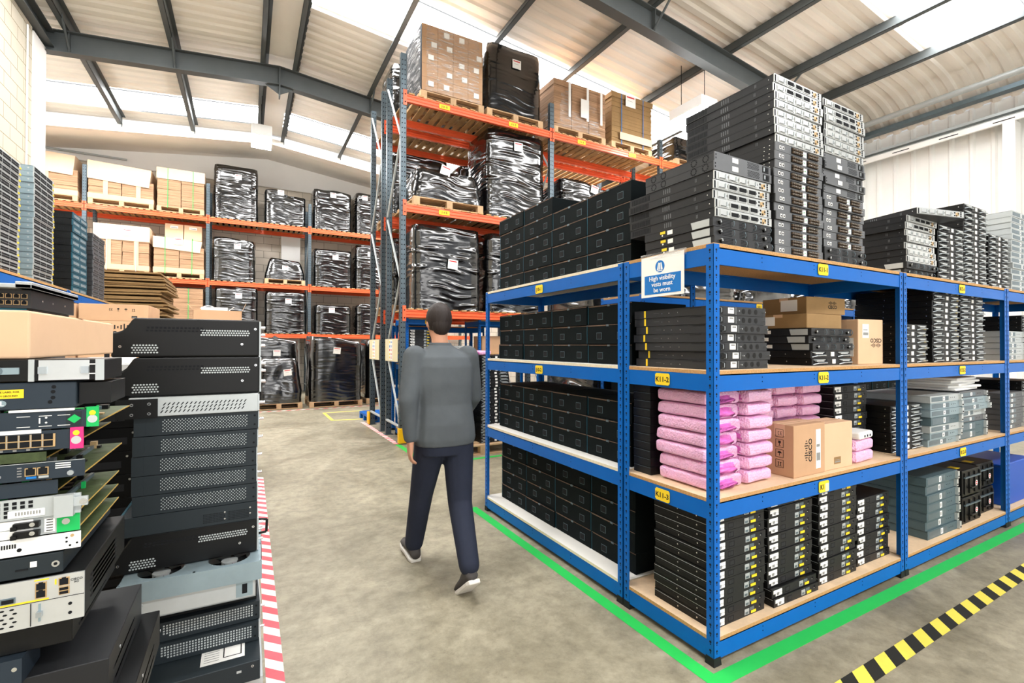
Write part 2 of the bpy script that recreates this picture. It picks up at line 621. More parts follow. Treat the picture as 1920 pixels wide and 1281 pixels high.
# eave tube, rails and wall rails on the right
trim(MB().cyl((11.05, -6.2, 6.02), (11.05, 15, 6.02), .055, M['palegrey'], 12))
mb = MB(); mb.box(11.42, -6.2, 5.92, 11.6, 15, 6.0, M['zincblue']); trim(mb)
mb = MB(); mb.box(11.5, -6.2, 5.55, 11.62, 15, 5.6, M['palegrey']); mb.box(11.45, -6.2, 5.37, 11.5, 15, 5.47, M['plasterwhite']); mb.box(11.45, -6.2, 5.47, 11.72, 15, 5.48, M['palegrey'])
k = -6
while k < 15:
    mb.box(11.447, k, 5.41, 11.452, k + .28, 5.425, M['hole']); k += .75
trim(mb)
for y in (3.0, 8.6):
    mb = MB(); mb.box(11.45, y, 0, 11.7, y + .16, 5.37, M['plasterwhite']); trim(mb)
# rafters
def ibeam(y, xa, xb):
    mb = MB()
    for a, b in ((xa, RIDGE), (RIDGE, xb)):
        if a >= b: continue
        def h(yl, yr, zl, zh):
            za = lambda x, z: z - .1 * abs(x - RIDGE)
            mb.hexa([(a, yl, za(a, zl)), (b, yl, za(b, zl)), (b, yr, za(b, zl)), (a, yr, za(a, zl)),
                     (a, yl, za(a, zh)), (b, yl, za(b, zh)), (b, yr, za(b, zh)), (a, yr, za(a, zh))], M['beam'])
        h(y - .085, y + .085, 6.86, 6.874); h(y - .085, y + .085, 7.225, 7.24); h(y - .006, y + .006, 6.874, 7.226)
    mb.prism([(RIDGE - .3, 6.855), (RIDGE, 6.68), (RIDGE + .3, 6.855)], 'y', y - .008, y + .008, M['beam'])
    mb.box(RIDGE - .012, y - .085, 6.62, RIDGE + .012, y + .085, 7.24, M['beam'])
    for x in (-5.75, -2.72, -1.22, 2.4, 5.52, 8.75):
        if xa < x < xb:
            z = 6.88 - .1 * abs(x - RIDGE)
            mb.box(x - .006, y - .085, z, x + .006, y + .085, z + .35, M['beam'])
            mb.tube([(x, y - .03, z + .02), (x, y - .5, z + .42)], .02, M['beam'], 5)
    return trim(mb)
ibeam(11.0, -8.8, 11.4)
ibeam(5.5, -3.05, 11.4)
ibeam(0, -3.05, 11.4)
ibeam(-5.5, -3.05, 11.4)
for y in (5.5, 11, 0):
    mb = MB(); mb.box(11.45, y - .09, 0, 11.7, y + .09, 5.9, M['plasterwhite']); trim(mb)
mb = MB(); mb.box(-3.15, -6.2, 6.6, -2.93, 11.05, 6.62, M['beam']); mb.box(-3.05, -6.2, 6.62, -3.03, 11.05, 6.85, M['beam']); mb.box(-3.15, -6.2, 6.85, -2.93, 11.05, 6.87, M['beam']); trim(mb)
trim(MB().cyl((-3.03, 10.2, 0), (-3.03, 10.2, 6.5), .012, M['plasterwhite'], 8))
trim(MB().cyl((-9, 17.1, 6.75), (-3.0, 17.1, 6.72), .03, M['palegrey'], 8))

# ---- floor tapes
def tape_strip(name, pts, w, cols, seg, label, cat='floor tape', skew=.5):
    """striped tape along a polyline of floor points"""
    mb = MB()
    for i in range(len(pts) - 1):
        a, b = Vector(pts[i]), Vector(pts[i + 1])
        d = (b - a); L = d.length; d /= L
        nrm = Vector((-d.y, d.x)) * w / 2
        if len(cols) == 1:
            e = d * w / 2
            mb.add([(*(a - e - nrm), .0006), (*(b + e - nrm), .0006), (*(b + e + nrm), .0006), (*(a - e + nrm), .0006),
                    (*(a - e - nrm), .0014 + i * .0004), (*(b + e - nrm), .0014 + i * .0004), (*(b + e + nrm), .0014 + i * .0004), (*(a - e + nrm), .0014 + i * .0004)],
                   [(4, 5, 6, 7), (0, 1, 5, 4), (2, 3, 7, 6), (1, 2, 6, 5), (3, 0, 4, 7)], cols[0])
        else:
            n = int(L / seg)
            for k in range(n):
                p, q = a + d * (k * seg), a + d * ((k + 1) * seg)
                s = d * (w * skew)
                mb.add([(*(p - nrm - s), .0014), (*(q - nrm - s), .0014), (*(q + nrm + s), .0014), (*(p + nrm + s), .0014)], [(0, 1, 2, 3)], cols[k % 2])
    return tag(mb.build(name), label, cat)

tape_strip('floor_tape', [(1.835, 4.03), (1.835, 1.445), (9, 1.445)], .075, [M['tape_green']], 1, 'green floor tape turning the corner around the blue shelving')
tape_strip('floor_tape', [(2.0, 7.15), (2.0, 5.8), (3.6, 5.8)], .075, [M['tape_green']], 1, 'green floor tape around the gear pallet by the yellow guard')
tape_strip('floor_tape', [(2.0, 1.14), (9, 1.20)], .085, [M['tape_yellow'], M['tape_black']], .1, 'yellow and black striped hazard tape on the near right floor')
tape_strip('floor_tape', [(.115, .9), (.135, 6.2)], .075, [M['tape_red'], M['tape_white']], .075, 'red and white striped tape beside the left equipment stacks')
tape_strip('floor_tape', [(2.0, 7.2), (1.98, 9.6)], .075, [M['tape_red'], M['tape_white']], .075, 'red and white striped tape along the end of the tall rack')
tape_strip('floor_tape', [(-3, 12.05), (5, 12.15)], .075, [M['tape_red'], M['tape_white']], .1, 'red and white striped tape in front of wrapped floor pallets')
tape_strip('floor_tape', [(2.3, 11.3), (1.5, 11.3), (1.5, 10.1), (2.15, 10.0)], .06, [M['tape_yellow']], 1, 'yellow outline tape on the floor beyond the tall rack')

# ---- pendant lights
def pendant(loc, L, W, H, drop, rz, label):
    r = empty('pendant_light', loc, rz, label, 'ceiling light', 'pendant lights')
    mb = MB(); mb.box(-W / 2, -L / 2, 0, W / 2, L / 2, H, M['white']); mb.build('housing', r, bevel=.01)
    mb = MB(); mb.box(-W / 2 + .004, -L / 2 + .004, -.09, W / 2 - .004, L / 2 - .004, 0, M['lamp']); mb.build('diffuser', r)
    for s in (-1, 1):
        MB().cyl((0, s * L * .35, H), (0, s * L * .35, H + drop), .006, M['hole'], 6).build('cable', r)
    return r
pendant((.27, 12.6, 6.27), .6, .42, .26, .9, 0, 'white box light hanging over the back aisle')
pendant((5.2, 12.6, 6.0), .6, .42, .26, .9, 0, 'added hidden white box light over the back aisle beyond the tall rack')  # hidden lamp added to brighten the dark back region
pendant((-4.0, 12.6, 6.0), .6, .42, .26, .9, 0, 'added hidden white box light over the back aisle left of the wall corner')  # another added lamp out of view, lifts the light at the back
pendant((7.15, 6.1, 5.72), .75, .42, .2, .98, 0, 'white box light hanging behind the tall switch stack')
# ============================================================ BLUE SHELVING
def post_mb(x, y, sx, sy, H, step=.04):
    """L-section post with keyhole slots; sx, sy point inward"""
    mb = MB(); w = .042
    mb.box(min(x, x + sx * w), min(y, y + sy * .002), .02, max(x, x + sx * w), max(y, y + sy * .002), H, M['blue'])
    mb.box(min(x, x + sx * .002), min(y, y + sy * w), .02, max(x, x + sx * .002), max(y, y + sy * w), H, M['blue'])
    z = .07
    while z < H - .02:
        for rr, dz in ((.0062, 0), (.0036, -.011)):
            mb.disc((x + sx * .02, y, z + dz), rr, '-y' if sy > 0 else '+y', M['hole'], 6)
            mb.disc((x, y + sy * .02, z + dz), rr, '-x' if sx > 0 else '+x', M['hole'], 6)
        z += step
    return mb

def id_plate(root, x, z, txt, facing='-y', y=0, w=.098, h=.062, missing=False):
    a = {'-y': 0, '-x': -PI / 2}[facing]
    T = Matrix.Translation((x, y, z)) @ Matrix.Rotation(a, 4, 'Z')
    mb = MB(); c = .008
    mb.prism([(-w / 2 + c, -h / 2), (w / 2 - c, -h / 2), (w / 2, -h / 2 + c), (w / 2, h / 2 - c), (w / 2 - c, h / 2), (-w / 2 + c, h / 2), (-w / 2, h / 2 - c), (-w / 2, -h / 2 + c)], 'y', -.0035, -.0005, M['yellow'])
    o = mb.build('shelf_number_plate', root); o.matrix_local = T
    text_mesh(txt, h * .60, M['print'], o, face_m(-w * .18 if missing else 0, -.0042, -.002), bold=.0006)
    if missing:
        MB().box(w * .1, -.0045, -h * .45, w * .48, -.0036, h * .25, M['cream']).build('torn_paper', o)

def blue_rack(label, loc, rotz, w, d, levels, H=1.98, white=False, plates=(), group='blue boltless shelving', skip_end=False):
    r = empty('shelving_unit', loc, rotz, label, 'shelving', group)
    for x, sx in ((0, 1), (w, -1)):
        for y, sy in ((0, 1), (d, -1)):
            p = post_mb(x, y, sx, sy, H - .002).build('post', r)
            f = MB()
            f.hexa([(x - sx * .003, y - sy * .003, 0), (x + sx * .05, y - sy * .003, 0), (x + sx * .05, y + sy * .05, 0), (x - sx * .003, y + sy * .05, 0),
                    (x - sx * .002, y - sy * .002, .04), (x + sx * .044, y - sy * .002, .04), (x + sx * .044, y + sy * .044, .04), (x - sx * .002, y + sy * .044, .04)], M['rubber'])
            f.build('foot', p)
    bt, be = (M['whiteboard'], M['whiteedge']) if white else (M['chip'], M['chipedge'])
    bh = .082
    for z in levels:
        for y0, y1 in ((.0025, .014), (d - .014, d - .0025)):
            mb = MB(); mb.box(.004, y0, z - .018 - bh, w - .004, y1, z - .018, M['blue'])
            mb.box(.004, min(y0, d / 2) if y0 < d / 2 else y0 - .02, z - .024, w - .004, y1 + .02 if y0 < d / 2 else y1, z - .018, M['blue'])
            for fx in (.2, .45, .72):
                for dz in (.03, .052):
                    mb.disc((w * fx, .0025, z - dz - .01), .0035, '-y', M['hole'], 6)
            mb.build('beam', r)
        for x0, x1 in ((.0025, .014), (w - .014, w - .0025)):
            mb = MB(); mb.box(x0, .016, z - .018 - bh, x1, d - .016, z - .018, M['blue']); mb.build('side_beam', r)
        mb = MB()
        e = .0015
        mb.box(e, e, z - .018, w - e, d - e, z - .0008, be)
        mb.box(e, e, z - .0008, w - e, d - e, z, bt)
        mb.build('shelf_board', r)
    for (x, z, t, f, y, miss) in plates: id_plate(r, x, z, t, f, y, missing=miss)
    return r

LV = [.13, .777, 1.38, 1.982]
CX, CY = 1.91, 1.51
blue_rack('near corner bay of blue shelving with high visibility notice', (CX, CY, 0), 0, 1.84, .61, LV, plates=[
    (.91, 1.925, 'K11-1', '-y', 0, False), (.91, 1.322, 'K11-2', '-y', 0, False), (.91, .715, 'K1', '-y', 0, True),
    (0, 1.322, 'K11-2', '-x', .315, False), (0, .715, 'K11-3', '-x', .315, False)])
blue_rack('second blue shelving bay along the right aisle, next to the pink parcels bay', (CX + 1.85, CY, 0), 0, 1.78, .61, LV, plates=[
    (.90, 1.925, 'K12-1', '-y', 0, False), (.90, 1.322, 'K12-2', '-y', 0, False), (.90, .715, 'K12-3', '-y', 0, False)])
blue_rack('third blue shelving bay at the right edge holding a blue bin', (CX + 3.64, CY, 0), 0, 1.84, .61, LV)
blue_rack('blue shelving with white boards and rows of black cases', (CX, CY + .62 + 1.83, 0), -PI / 2, 1.83, .61, LV, white=True, plates=[
    (.92, 1.918, 'J10-1', '-y', 0, False), (.92, 1.318, 'J10-2', '-y', 0, False)])
# row behind, seen through the gaps
blue_rack('blue shelving row behind the corner bay, seen through its gap', (3.2, 3.3, 0), 0, 1.85, .6, LV, plates=[(1.72, 1.925, 'H11', '-y', 0, False)])
blue_rack('far blue shelving seen through the second bay opening', (5.06, 3.3, 0), 0, 1.85, .6, LV)
blue_rack('last blue shelving bay of the row behind, towards the right wall', (6.92, 3.3, 0), 0, 1.85, .6, LV)
# left rack by the blockwork wall
blue_rack('blue shelving on the left carrying stacks of network switches', (-1.38, 3.75, 0), PI / 2, 1.85, .6, LV)
blue_rack('further blue shelving on the left below the dark chassis stacks', (-1.38, 5.61, 0), PI / 2, 1.85, .6, LV)
# small bays standing under the tall orange rack
blue_rack('short blue shelving end bay under the tall orange rack', (2.19, 7.42, 0), 0, .66, .6, [.13, .6, 1.2, 1.93], H=1.93, plates=[(.36, 1.872, 'N1', '-y', 0, False)])
blue_rack('blue shelving further right under the tall orange rack', (3.45, 7.42, 0), 0, 1.2, .6, [.13, .75, 1.36, 1.93], H=1.93)
blue_rack('blue shelving in the rear half of the tall orange rack', (2.25, 8.45, 0), 0, 1.8, .6, [.13, .75, 1.36, 1.85], H=1.85)

# ---- hanging notice on the corner bay
r = empty('safety_notice', (CX - .004, 1.825, 1.98), 0, 'white and blue high visibility vests notice taped to shelf', 'sign')
MB().box(-.0022, -.148, -.222, -.001, .148, -.004, M['label']).build('sheet', r)
MB().box(-.0032, -.128, -.208, -.0022, .122, -.106, M['signblue']).build('text_panel', r)
o = MB().disc((-.0022, .012, -.064), .032, '-x', M['signblue'], 32).build('pictogram', r)
mb = MB()
for s in (1, -1):
    mb.hexa([(-.0035, .012 + s * .008, -.082), (-.0035, .012 + s * .02, -.082), (-.003, .012 + s * .02, -.082), (-.003, .012 + s * .008, -.082),
             (-.0035, .012 + s * .006, -.044), (-.0035, .012 + s * .011, -.044), (-.003, .012 + s * .011, -.044), (-.003, .012 + s * .006, -.044)], M['label'])
mb.box(-.0035, .0085, -.082, -.003, .0155, -.046, M['label']); mb.box(-.0035, -.006, -.089, -.003, .03, -.085, M['label'])
mb.build('vest_symbol', o)
for i, t in enumerate(('High visibility', 'vests must', 'be worn')):
    text_mesh(t, .034, M['label'], r, face_m(-.0036, -.002, -.126 - i * .031, '-x'), bold=.0003)
MB().hexa([(-.0045, -.165, -.03), (-.0045, .15, -.012), (-.0042, .15, -.012), (-.0042, -.165, -.03), (-.0045, -.165, .006), (-.0045, .15, .012), (-.0042, .15, .012), (-.0042, -.165, .006)], M['clear']).build('clear_tape', r)

# ============================================================ PALLET RACKING
def upright(r, x, yf, yb, H, mk='upright', flip=False):
    fr = MB()
    for y in (yf, yb - .07):
        fr.box(x - .045, y, .0, x + .045, y + .003, H, M[mk]); fr.box(x - .045, y, 0, x - .042, y + .07, H, M[mk]); fr.box(x + .042, y, 0, x + .045, y + .07, H, M[mk])
        fr.box(x - .045, y + .067, 0, x - .02, y + .07, H, M[mk]); fr.box(x + .02, y + .067, 0, x + .045, y + .07, H, M[mk])
        fr.box(x - .07, y - .02, 0, x + .07, y + .09, .01, M[mk])
        z = .12
        while z < H - .05:
            for dx in (-.02, .02): fr.disc((x + dx, y, z), .0105, '-y', M['hole'], 6)
            fr.disc((x - .045, y + .035, z + .03), .010, '-x', M['hole'], 6)
            z += .075
    f = fr.build('upright_frame', r)
    b = MB(); z = .35; k = 0
    while z + 1.1 < H:
        a0, a1 = (yf + .06, yb - .06) if k % 2 == 0 else (yb - .06, yf + .06)
        b.cyl((x - .03, a0, z), (x - .03, a1, z + 1.05), .018, M['palegrey'], 6, smooth=False); z += 1.1; k += 1
    b.cyl((x - .03, yf + .06, .25), (x - .03, yb - .06, .25), .022, M['palegrey'], 6, smooth=False)
    b.build('brace', f)
    return f

def pallet_rack(label, xs, yf, yb, levels, H, mk='upright', plates=False, heights=None):
    r = empty('pallet_rack', (xs[0], yf, 0), 0, label, 'pallet rack', 'orange pallet racking')
    X0, Y0 = xs[0], yf
    for i, x in enumerate(xs): upright(r, x - X0, 0, yb - yf, heights[i] if heights else H, mk)
    D = yb - yf
    for i in range(len(xs) - 1):
        a, b = xs[i] - X0 + .048, xs[i + 1] - X0 - .048
        for z in levels[i]:
            for y0, y1, s in ((-.006, .044, -1), (D - .044, D + .006, 1)):
                mb = MB()
                mb.prism([(y0, z - .14), (y1, z - .14), (y1, z - .02), (y0, z - .02), (y0, z - .045), (y0 + .008 * 1, z - .052), (y0 + .008, z - .07), (y0, z - .077), (y0, z - .095), (y0 + .008, z - .102), (y0 + .008, z - .118), (y0, z - .125)], 'x', a, b, M['orange'])
                o = mb.build('beam', r)
                cn = MB()
                for xx in (a, b):
                    sx = -1 if xx == a else 1
                    cn.box(min(xx, xx + sx * .055), y0 - .004, z - .2, max(xx, xx + sx * .055), y0 + .001, z + .04, M['orange'])
                    for q in (-.15, -.03): cn.disc((xx + sx * .025, y0 - .004, z + q), .012, '-y', M['hole'], 6)
                cn.build('beam_connector', o)
                if plates and s < 0:
                    for fx in (.2, .68):
                        pl = MB(); pl.box(a + (b - a) * fx, y0 - .003, z - .115, a + (b - a) * fx + .18, y0 - .0005, z - .045, M['yellow']); q = pl.build('location_plate', o)
                        text_mesh('J0%d B' % (1 + int(z)), .05, M['print'], q, face_m(a + (b - a) * fx + .09, y0 - .0035, z - .08))
            mb = MB(); x = a + .03
            while x + .1 < b:
                j = random.uniform(-.012, .012)
                mb.box(x, -.014 + j, z - .02, x + .088, D + .01 + j, z, M['timber']); x += .148
            mb.build('timber_deck', r)
    return r

TX = [2.09, 4.82, 7.55, 10.28]
FR = pallet_rack('tall grey and orange pallet rack facing the camera side', TX, 7.25, 8.13, [[2.07, 3.70, 5.40], [2.07, 3.70, 5.40], [2.07, 3.70, 5.40]], 6.0, plates=True, heights=[6.0, 5.9, 5.8, 5.8])
BR = pallet_rack('rear run of the tall rack standing back to back', TX, 8.42, 9.3, [[2.07, 3.70, 5.40], [2.07, 3.70, 5.40], [3.70, 5.40]], 6.0, heights=[5.95, 5.9, 5.8, 5.8])
BX = [-6.0, -3.65, -.98, 1.68, 4.4, 7.1]
pallet_rack('orange pallet rack along the back blockwork wall', BX, 15.95, 17.0, [[1.85, 3.33, 5.12]] * 5, 6.05, heights=[6.05, 6.1, 6.05, 5.85, 5.9, 5.9])
# column guards and load notices
for (x, y, lab) in ((2.09, 7.2, 'yellow plastic guard at the nearest foot of the tall rack'), (2.09, 9.28, 'small yellow guard at the far foot of the tall rack')):
    mb = MB(); s = 1 if y < 8 else -1
    if s > 0: mb.prism([(-.085, -.05), (.085, -.05), (.085, .03), (.055, .03), (.055, -.02), (-.055, -.02), (-.055, .03), (-.085, .03)], 'z', .012, .24, M['yellowpaint'])
    else: mb.prism([(-.08, -.07), (-.05, -.07), (-.05, .06), (.05, .06), (.05, .09), (-.08, .09)], 'z', .012, .24, M['yellowpaint'])
    tag(mb.build('column_guard', loc=(x, y, 0), bevel=.01, seg=2), lab, 'column guard', 'column guards')
for y, lab in ((7.32, 'cream load notice with coloured dots on the nearer rack frame'), (8.5, 'cream load notice with coloured dots on the farther rack frame')):
    r = empty('load_notice', (2.035, y, 1.43), 0, lab, 'sign', 'load notices')
    MB().box(-.006, 0, -.19, 0, .75, .17, M['cream']).build('board', r)
    mb = MB(); mb.box(-.008, .3, -.165, -.006, .5, .15, M['label']); s = mb.build('notice_sheet', r)
    mb = MB()
    for i, (c, z) in enumerate((('yellow', .12), ('signblue', .05), ('red', -.01), ('yellow', -.075), ('yellow', -.13))):
        mb.disc((-.008, .455, z), .022, '-x', M[c], 12)
        mb.box(-.0095, .32, z - .012, -.008, .40, z - .004, M['signblue' if i < 2 else 'red']); mb.box(-.0095, .33, z + .004, -.008, .40, z + .012, M['signblue' if i < 2 else 'red'])
    mb.build('coloured_marks', s)
# ============================================================ EQUIPMENT BUILDERS (front at y = 0 facing -y, left end at x = 0)
def chassis(r, w, d, h, m, x0=0, y0=.003, lip=True):
    mb = MB()
    mb.box(x0, y0, 0, w, d, h - .0015, m)
    if lip:
        mb.box(x0 - .0006, y0, h * .86, w + .0006, d + .0006, h * .86 + .001, M['hole'])
    return mb

def vents(mb, x, ys, z0, z1, m, side='-x', t=.0008, wd=.004):
    for y in ys:
        if side == '-x': mb.box(x - t, y, z0, x, y + wd, z1, m)
        else: mb.box(x, y, z0, x + t, y + wd, z1, m)

def g_silver():
    r = empty('network_switch'); w, d, h = .44, .575, .0445
    c = chassis(r, w, d, h, M['charcoal'])
    for k in range(4): vents(c, 0, [.27 + k * .014], h * .2, h * .75, M['midgrey'], wd=.006)
    vents(c, 0, [.1, .107], h * .3, h * .7, M['midgrey'], wd=.003)
    for k in range(16): vents(c, 0, [.42 + k * .009], h * .15, h * .8, M['hole'], wd=.004)
    c.disc((0, .03, h * .5), .003, '-x', M['screw'], 6)
    c.build('chassis', r)
    f = MB(); f.box(0, -.002, 0, w, .003, h - .001, M['silver'])
    f.box(0, -.003, .0005, w, -.0018, .002, M['hole'])
    f.box(.004, -.0028, .004, .014, -.0018, h - .006, M['hole'])
    f.build('front_panel', r)
    for i in range(4):
        x = .03 + i * .076
        b = MB(); k = i >= 1 if g_silver.var else i >= 4
        b.box(x, -.006, .008, x + .064, -.002, h - .008, M['silver'])
        if k: b.box(x + .006, -.0075, .012, x + .06, -.006, h - .013, M['hole'])
        else: b.box(x + .005, -.0075, .01, x + .045, -.006, .012, M['hole']); b.box(x + .047, -.010, .012, x + .05, -.006, h - .012, M['zinc'])
        b.box(x + .066, -.004, .018, x + .071, -.002, h - .016, M['hole'])
        b.build('module_bay', r)
    p = MB()
    for x, z in ((.345, .008), (.345, .026), (.362, .008), (.38, .022), (.405, .007), (.405, .019), (.405, .031)):
        p.box(x, -.0035, z, x + .010, -.002, z + .009, M['hole'])
    p.box(.36, -.003, .006, .375, -.002, .033, M['gold']); p.box(.378, -.003, .012, .39, -.002, .036, M['gold'])
    p.build('port_block', r)
    return r
g_silver.var = False
g_silver.h = .0445

def g_fan():
    r = empty('grey_switch'); w, d, h = .44, .45, .0445
    c = chassis(r, w, d, h, M['midgrey'] if 0 else M['charcoal2'])
    for y in (.05, .12):
        for q in ((0, .006),):
            for a in range(10):
                t = a * 2 * PI / 10
                c.box(-.0008, y + .016 * math.cos(t) - .003, h / 2 + .016 * math.sin(t) - .003, 0, y + .016 * math.cos(t) + .003, h / 2 + .016 * math.sin(t) + .003, M['hole'])
    for y in (.32, .39):
        for a in range(10):
            t = a * 2 * PI / 10
            c.box(-.0008, y + .016 * math.cos(t) - .003, h / 2 + .016 * math.sin(t) - .003, 0, y + .016 * math.cos(t) + .003, h / 2 + .016 * math.sin(t) + .003, M['hole'])
    c.build('chassis', r)
    f = MB(); f.box(0, -.002, 0, w, .003, h - .001, M['midgrey'])
    for i in range(11):
        for j in range(5): f.disc((.25 + i * .0085 + (j % 2) * .004, -.002, .009 + j * .0068), .0028, '-y', M['hole'], 6)
    f.box(.006, -.003, .01, .011, -.002, .018, M['hole']); f.box(.006, -.003, .026, .011, -.002, .034, M['hole'])
    f.build('front_panel', r)
    MB().box(.13, -.003, .012, .175, -.002, .036, M['label']).build('sticker', r)
    s = MB(); s.box(.37, -.004, .006, .42, -.002, .038, M['black']); s.disc((.402, -.004, .021), .011, '-y', M['hole'], 12); s.box(.375, -.006, .012, .385, -.004, .032, M['zinc']); s.build('power_socket', r)
    return r
g_fan.h = .0445

def g_sfp():
    r = empty('fibre_switch'); w, d, h = .44, .42, .0445
    c = chassis(r, w, d, h, M['charcoal'])
    for y in (.03, .06): 
        for z in (.012, .032): c.disc((0, y, z), .003, '-x', M['screw'], 6)
    c.build('chassis', r)
    f = MB(); f.box(0, -.002, 0, w, .003, h - .001, M['midgrey'])
    for x in (.035, .06): f.box(x, -.003, .012, x + .016, -.002, .03, M['label']); f.box(x + .004, -.0036, .015, x + .012, -.003, .025, M['hole'])
    f.build('front_panel', r)
    for k, x in enumerate((.14, .29)):
        b = MB(); b.box(x, -.004, .006, x + .1, -.002, .04, M['hole'])
        for i in range(6):
            for z in (.008, .024):
                b.box(x + .003 + i * .016, -.013, z, x + .014 + i * .016, -.004, z + .011, M['sfp'])
                b.tube([(x + .004 + i * .016, -.013, z + .006), (x + .004 + i * .016, -.021, z + .002), (x + .013 + i * .016, -.021, z + .002)], .0012, M['screw'], 4)
        b.build('transceiver_block', r)
    s = MB(); s.box(.252, -.003, .008, .282, -.002, .036, M['label']); s.disc((.267, -.003, .022), .004, '-y', M['green'], 8); s.build('sticker', r)
    return r
g_sfp.h = .0445

def g_psu():
    r = empty('storage_switch'); w, d, h = .44, .45, .0445
    c = chassis(r, w, d, h, M['charcoal'])
    c.build('chassis', r)
    MB().hexa([(-.002, .02, .003), (0, .02, .003), (0, .12, .003), (-.002, .12, .003), (-.002, .02, h - .006), (0, .02, h - .006), (0, .13, h - .006), (-.002, .13, h - .006)], M['palegrey']).build('side_bracket', r)
    s = MB(); s.box(-.001, .3, .022, 0, .335, .036, M['yellow']); s.box(-.001, .25, .012, 0, .285, .034, M['label']); s.disc((0, .32, .014), .005, '-x', M['label'], 8); s.build('sticker', r)
    f = MB(); f.box(0, -.002, 0, w, .003, h - .001, M['charcoal2'])
    for x0, x1 in ((.06, .13), (.19, .25), (.3, .36)):
        for j in range(5): f.box(x0, -.0026, .006 + j * .0075, x1, -.002, .009 + j * .0075, M['hole'])
    f.build('front_panel', r)
    for x in (.045, .385):
        k = MB(); k.cyl((x, -.002, .022), (x, -.012, .022), .012, M['black'], 10); k.disc((x, -.012, .022), .005, '-y', M['screw'], 6); k.box(x - .02, -.02, .024, x - .008, -.002, .028, M['screw']); k.build('power_socket', r)
    for x in (.13, .215, .3, .42):
        MB().tube([(x, -.002, .008), (x, -.016, .01), (x, -.02, .022), (x, -.016, .034), (x, -.002, .036)], .0018, M['zincblue'], 5).build('handle', r)
    return r
g_psu.h = .0445

def g_stripe():
    r = empty('rack_server'); w, d, h = .43, .52, .0445
    c = chassis(r, w, d, h, M['charcoal2'])
    c.box(-.0009, .05, h * .8, 0, .12, h * .84, M['hole'])
    for y in (.2, .26, .31): c.disc((0, y, .02), .0025, '-x', M['screw'], 6)
    c.box(-.0009, .33, h * .5, 0, .37, h * .53, M['midgrey'])
    c.build('chassis', r)
    MB().box(-.0012, .43, .003, 0, .443, h - .003, M['yellow']).build('yellow_stripe', r)
    f = MB(); f.box(0, -.002, 0, w, .003, h - .001, M['charcoal2'])
    f.box(.19, -.003, .004, .192, -.002, h - .004, M['palegrey']); 
    for x in (.25, .3, .35): f.disc((x, -.002, .022), .014, '-y', M['black'], 12)
    f.build('front_panel', r)
    p = MB()
    p.box(.005, -.006, .006, .09, -.002, .038, M['black']); p.disc((.035, -.006, .022), .01, '-y', M['hole'], 10)
    p.tube([(.06, -.006, .008), (.06, -.02, .012), (.06, -.02, .032), (.06, -.006, .036)], .002, M['zinc'], 5)
    p.build('power_supply', r)
    s = MB(); s.box(.13, -.0035, .008, .175, -.002, .038, M['label']); s.box(.14, -.0039, .026, .168, -.0035, .034, M['greyprint']); s.build('sticker', r)
    k = MB()
    for x in (.2, .41): k.cyl((x, -.002, .022), (x, -.016, .022), .0035, M['screw'], 6)
    k.build('thumbscrew', r)
    return r
g_stripe.h = .0445

def g_short():
    r = empty('black_switch'); w, d, h = .40, .37, .0455
    c = chassis(r, w, d, h, M['black'], lip=False)
    c.box(-.0008, .004, h - .010, 0, d, h - .0082, M['palegrey']); c.box(-.0008, .004, h - .020, 0, d, h - .019, M['charcoal2'])
    for y in (.09, .21): c.disc((0, y, .018), .004, '-x', M['screw'], 6)
    c.build('chassis', r)
    f = MB(); f.box(0, -.002, 0, w, .003, h - .001, M['charcoal'])
    f.box(.115, -.0026, .008, .155, -.002, .034, M['hole'])
    for i in range(5): f.box(.117 + i * .007, -.003, .012, .121 + i * .007, -.0026, .032, M['charcoal2'])
    f.box(.36, -.004, .02, .37, -.002, .034, M['hole']); f.box(.35, -.006, .024, .358, -.002, .027, M['screw'])
    f.build('front_panel', r)
    s = MB()
    s.box(.012, -.0032, .02, .085, -.002, .038, M['label']); s.box(.03, -.0032, .006, .085, -.002, .018, M['label']); s.box(.04, -.0036, .010, .06, -.0032, .024, M['greyprint'])
    s.build('white_stickers', r)
    s = MB(); s.box(.24, -.0032, .008, .275, -.002, .036, M['palegrey']); s.box(.245, -.0036, .011, .268, -.0032, .022, M['zincblue'])
    s.box(.28, -.0032, .022, .315, -.002, .038, M['zincblue']); s.build('port_block', r)
    MB().box(.29, -.0036, .006, .33, -.002, .019, M['yellow']).build('yellow_sticker', r)
    return r
g_short.h = .0455

def g_dense(var=0):
    r = empty('blade_server'); w, d, h = .44, .5, .0445
    c = chassis(r, w, d, h, M['black'])
    for y in (.03, .15, .3):
        c.disc((0, y, .022), .0035, '-x', M['screw'], 6)
    c.build('chassis', r)
    f = MB(); f.box(0, -.002, 0, w, .003, h - .001, M['charcoal'])
    for i in range(5): f.box(.02 + i * .03, -.004, .006, .04 + i * .03, -.002, .036, M['hole'])
    f.build('front_panel', r)
    for x in (.01, .29): hd = MB(); hd.tube([(x, -.004, .006), (x + .03, -.018, .014), (x + .12, -.02, .016), (x + .13, -.004, .02)], .004, M['zinc'], 5); hd.box(x + .02, -.014, .024, x + .1, -.004, .03, M['silver']); hd.box(x, -.01, .032, x + .12, -.004, .036, M['palegrey']); hd.build('handle', r)
    MB().box(.215, -.005, .01, .25, -.002, .036, M['label']).build('sticker', r)
    MB().box(.4, -.008, .01, .415, -.002, .02, M['yellow' if var else 'zinc']).build('latch', r)
    return r
g_dense.h = .0445

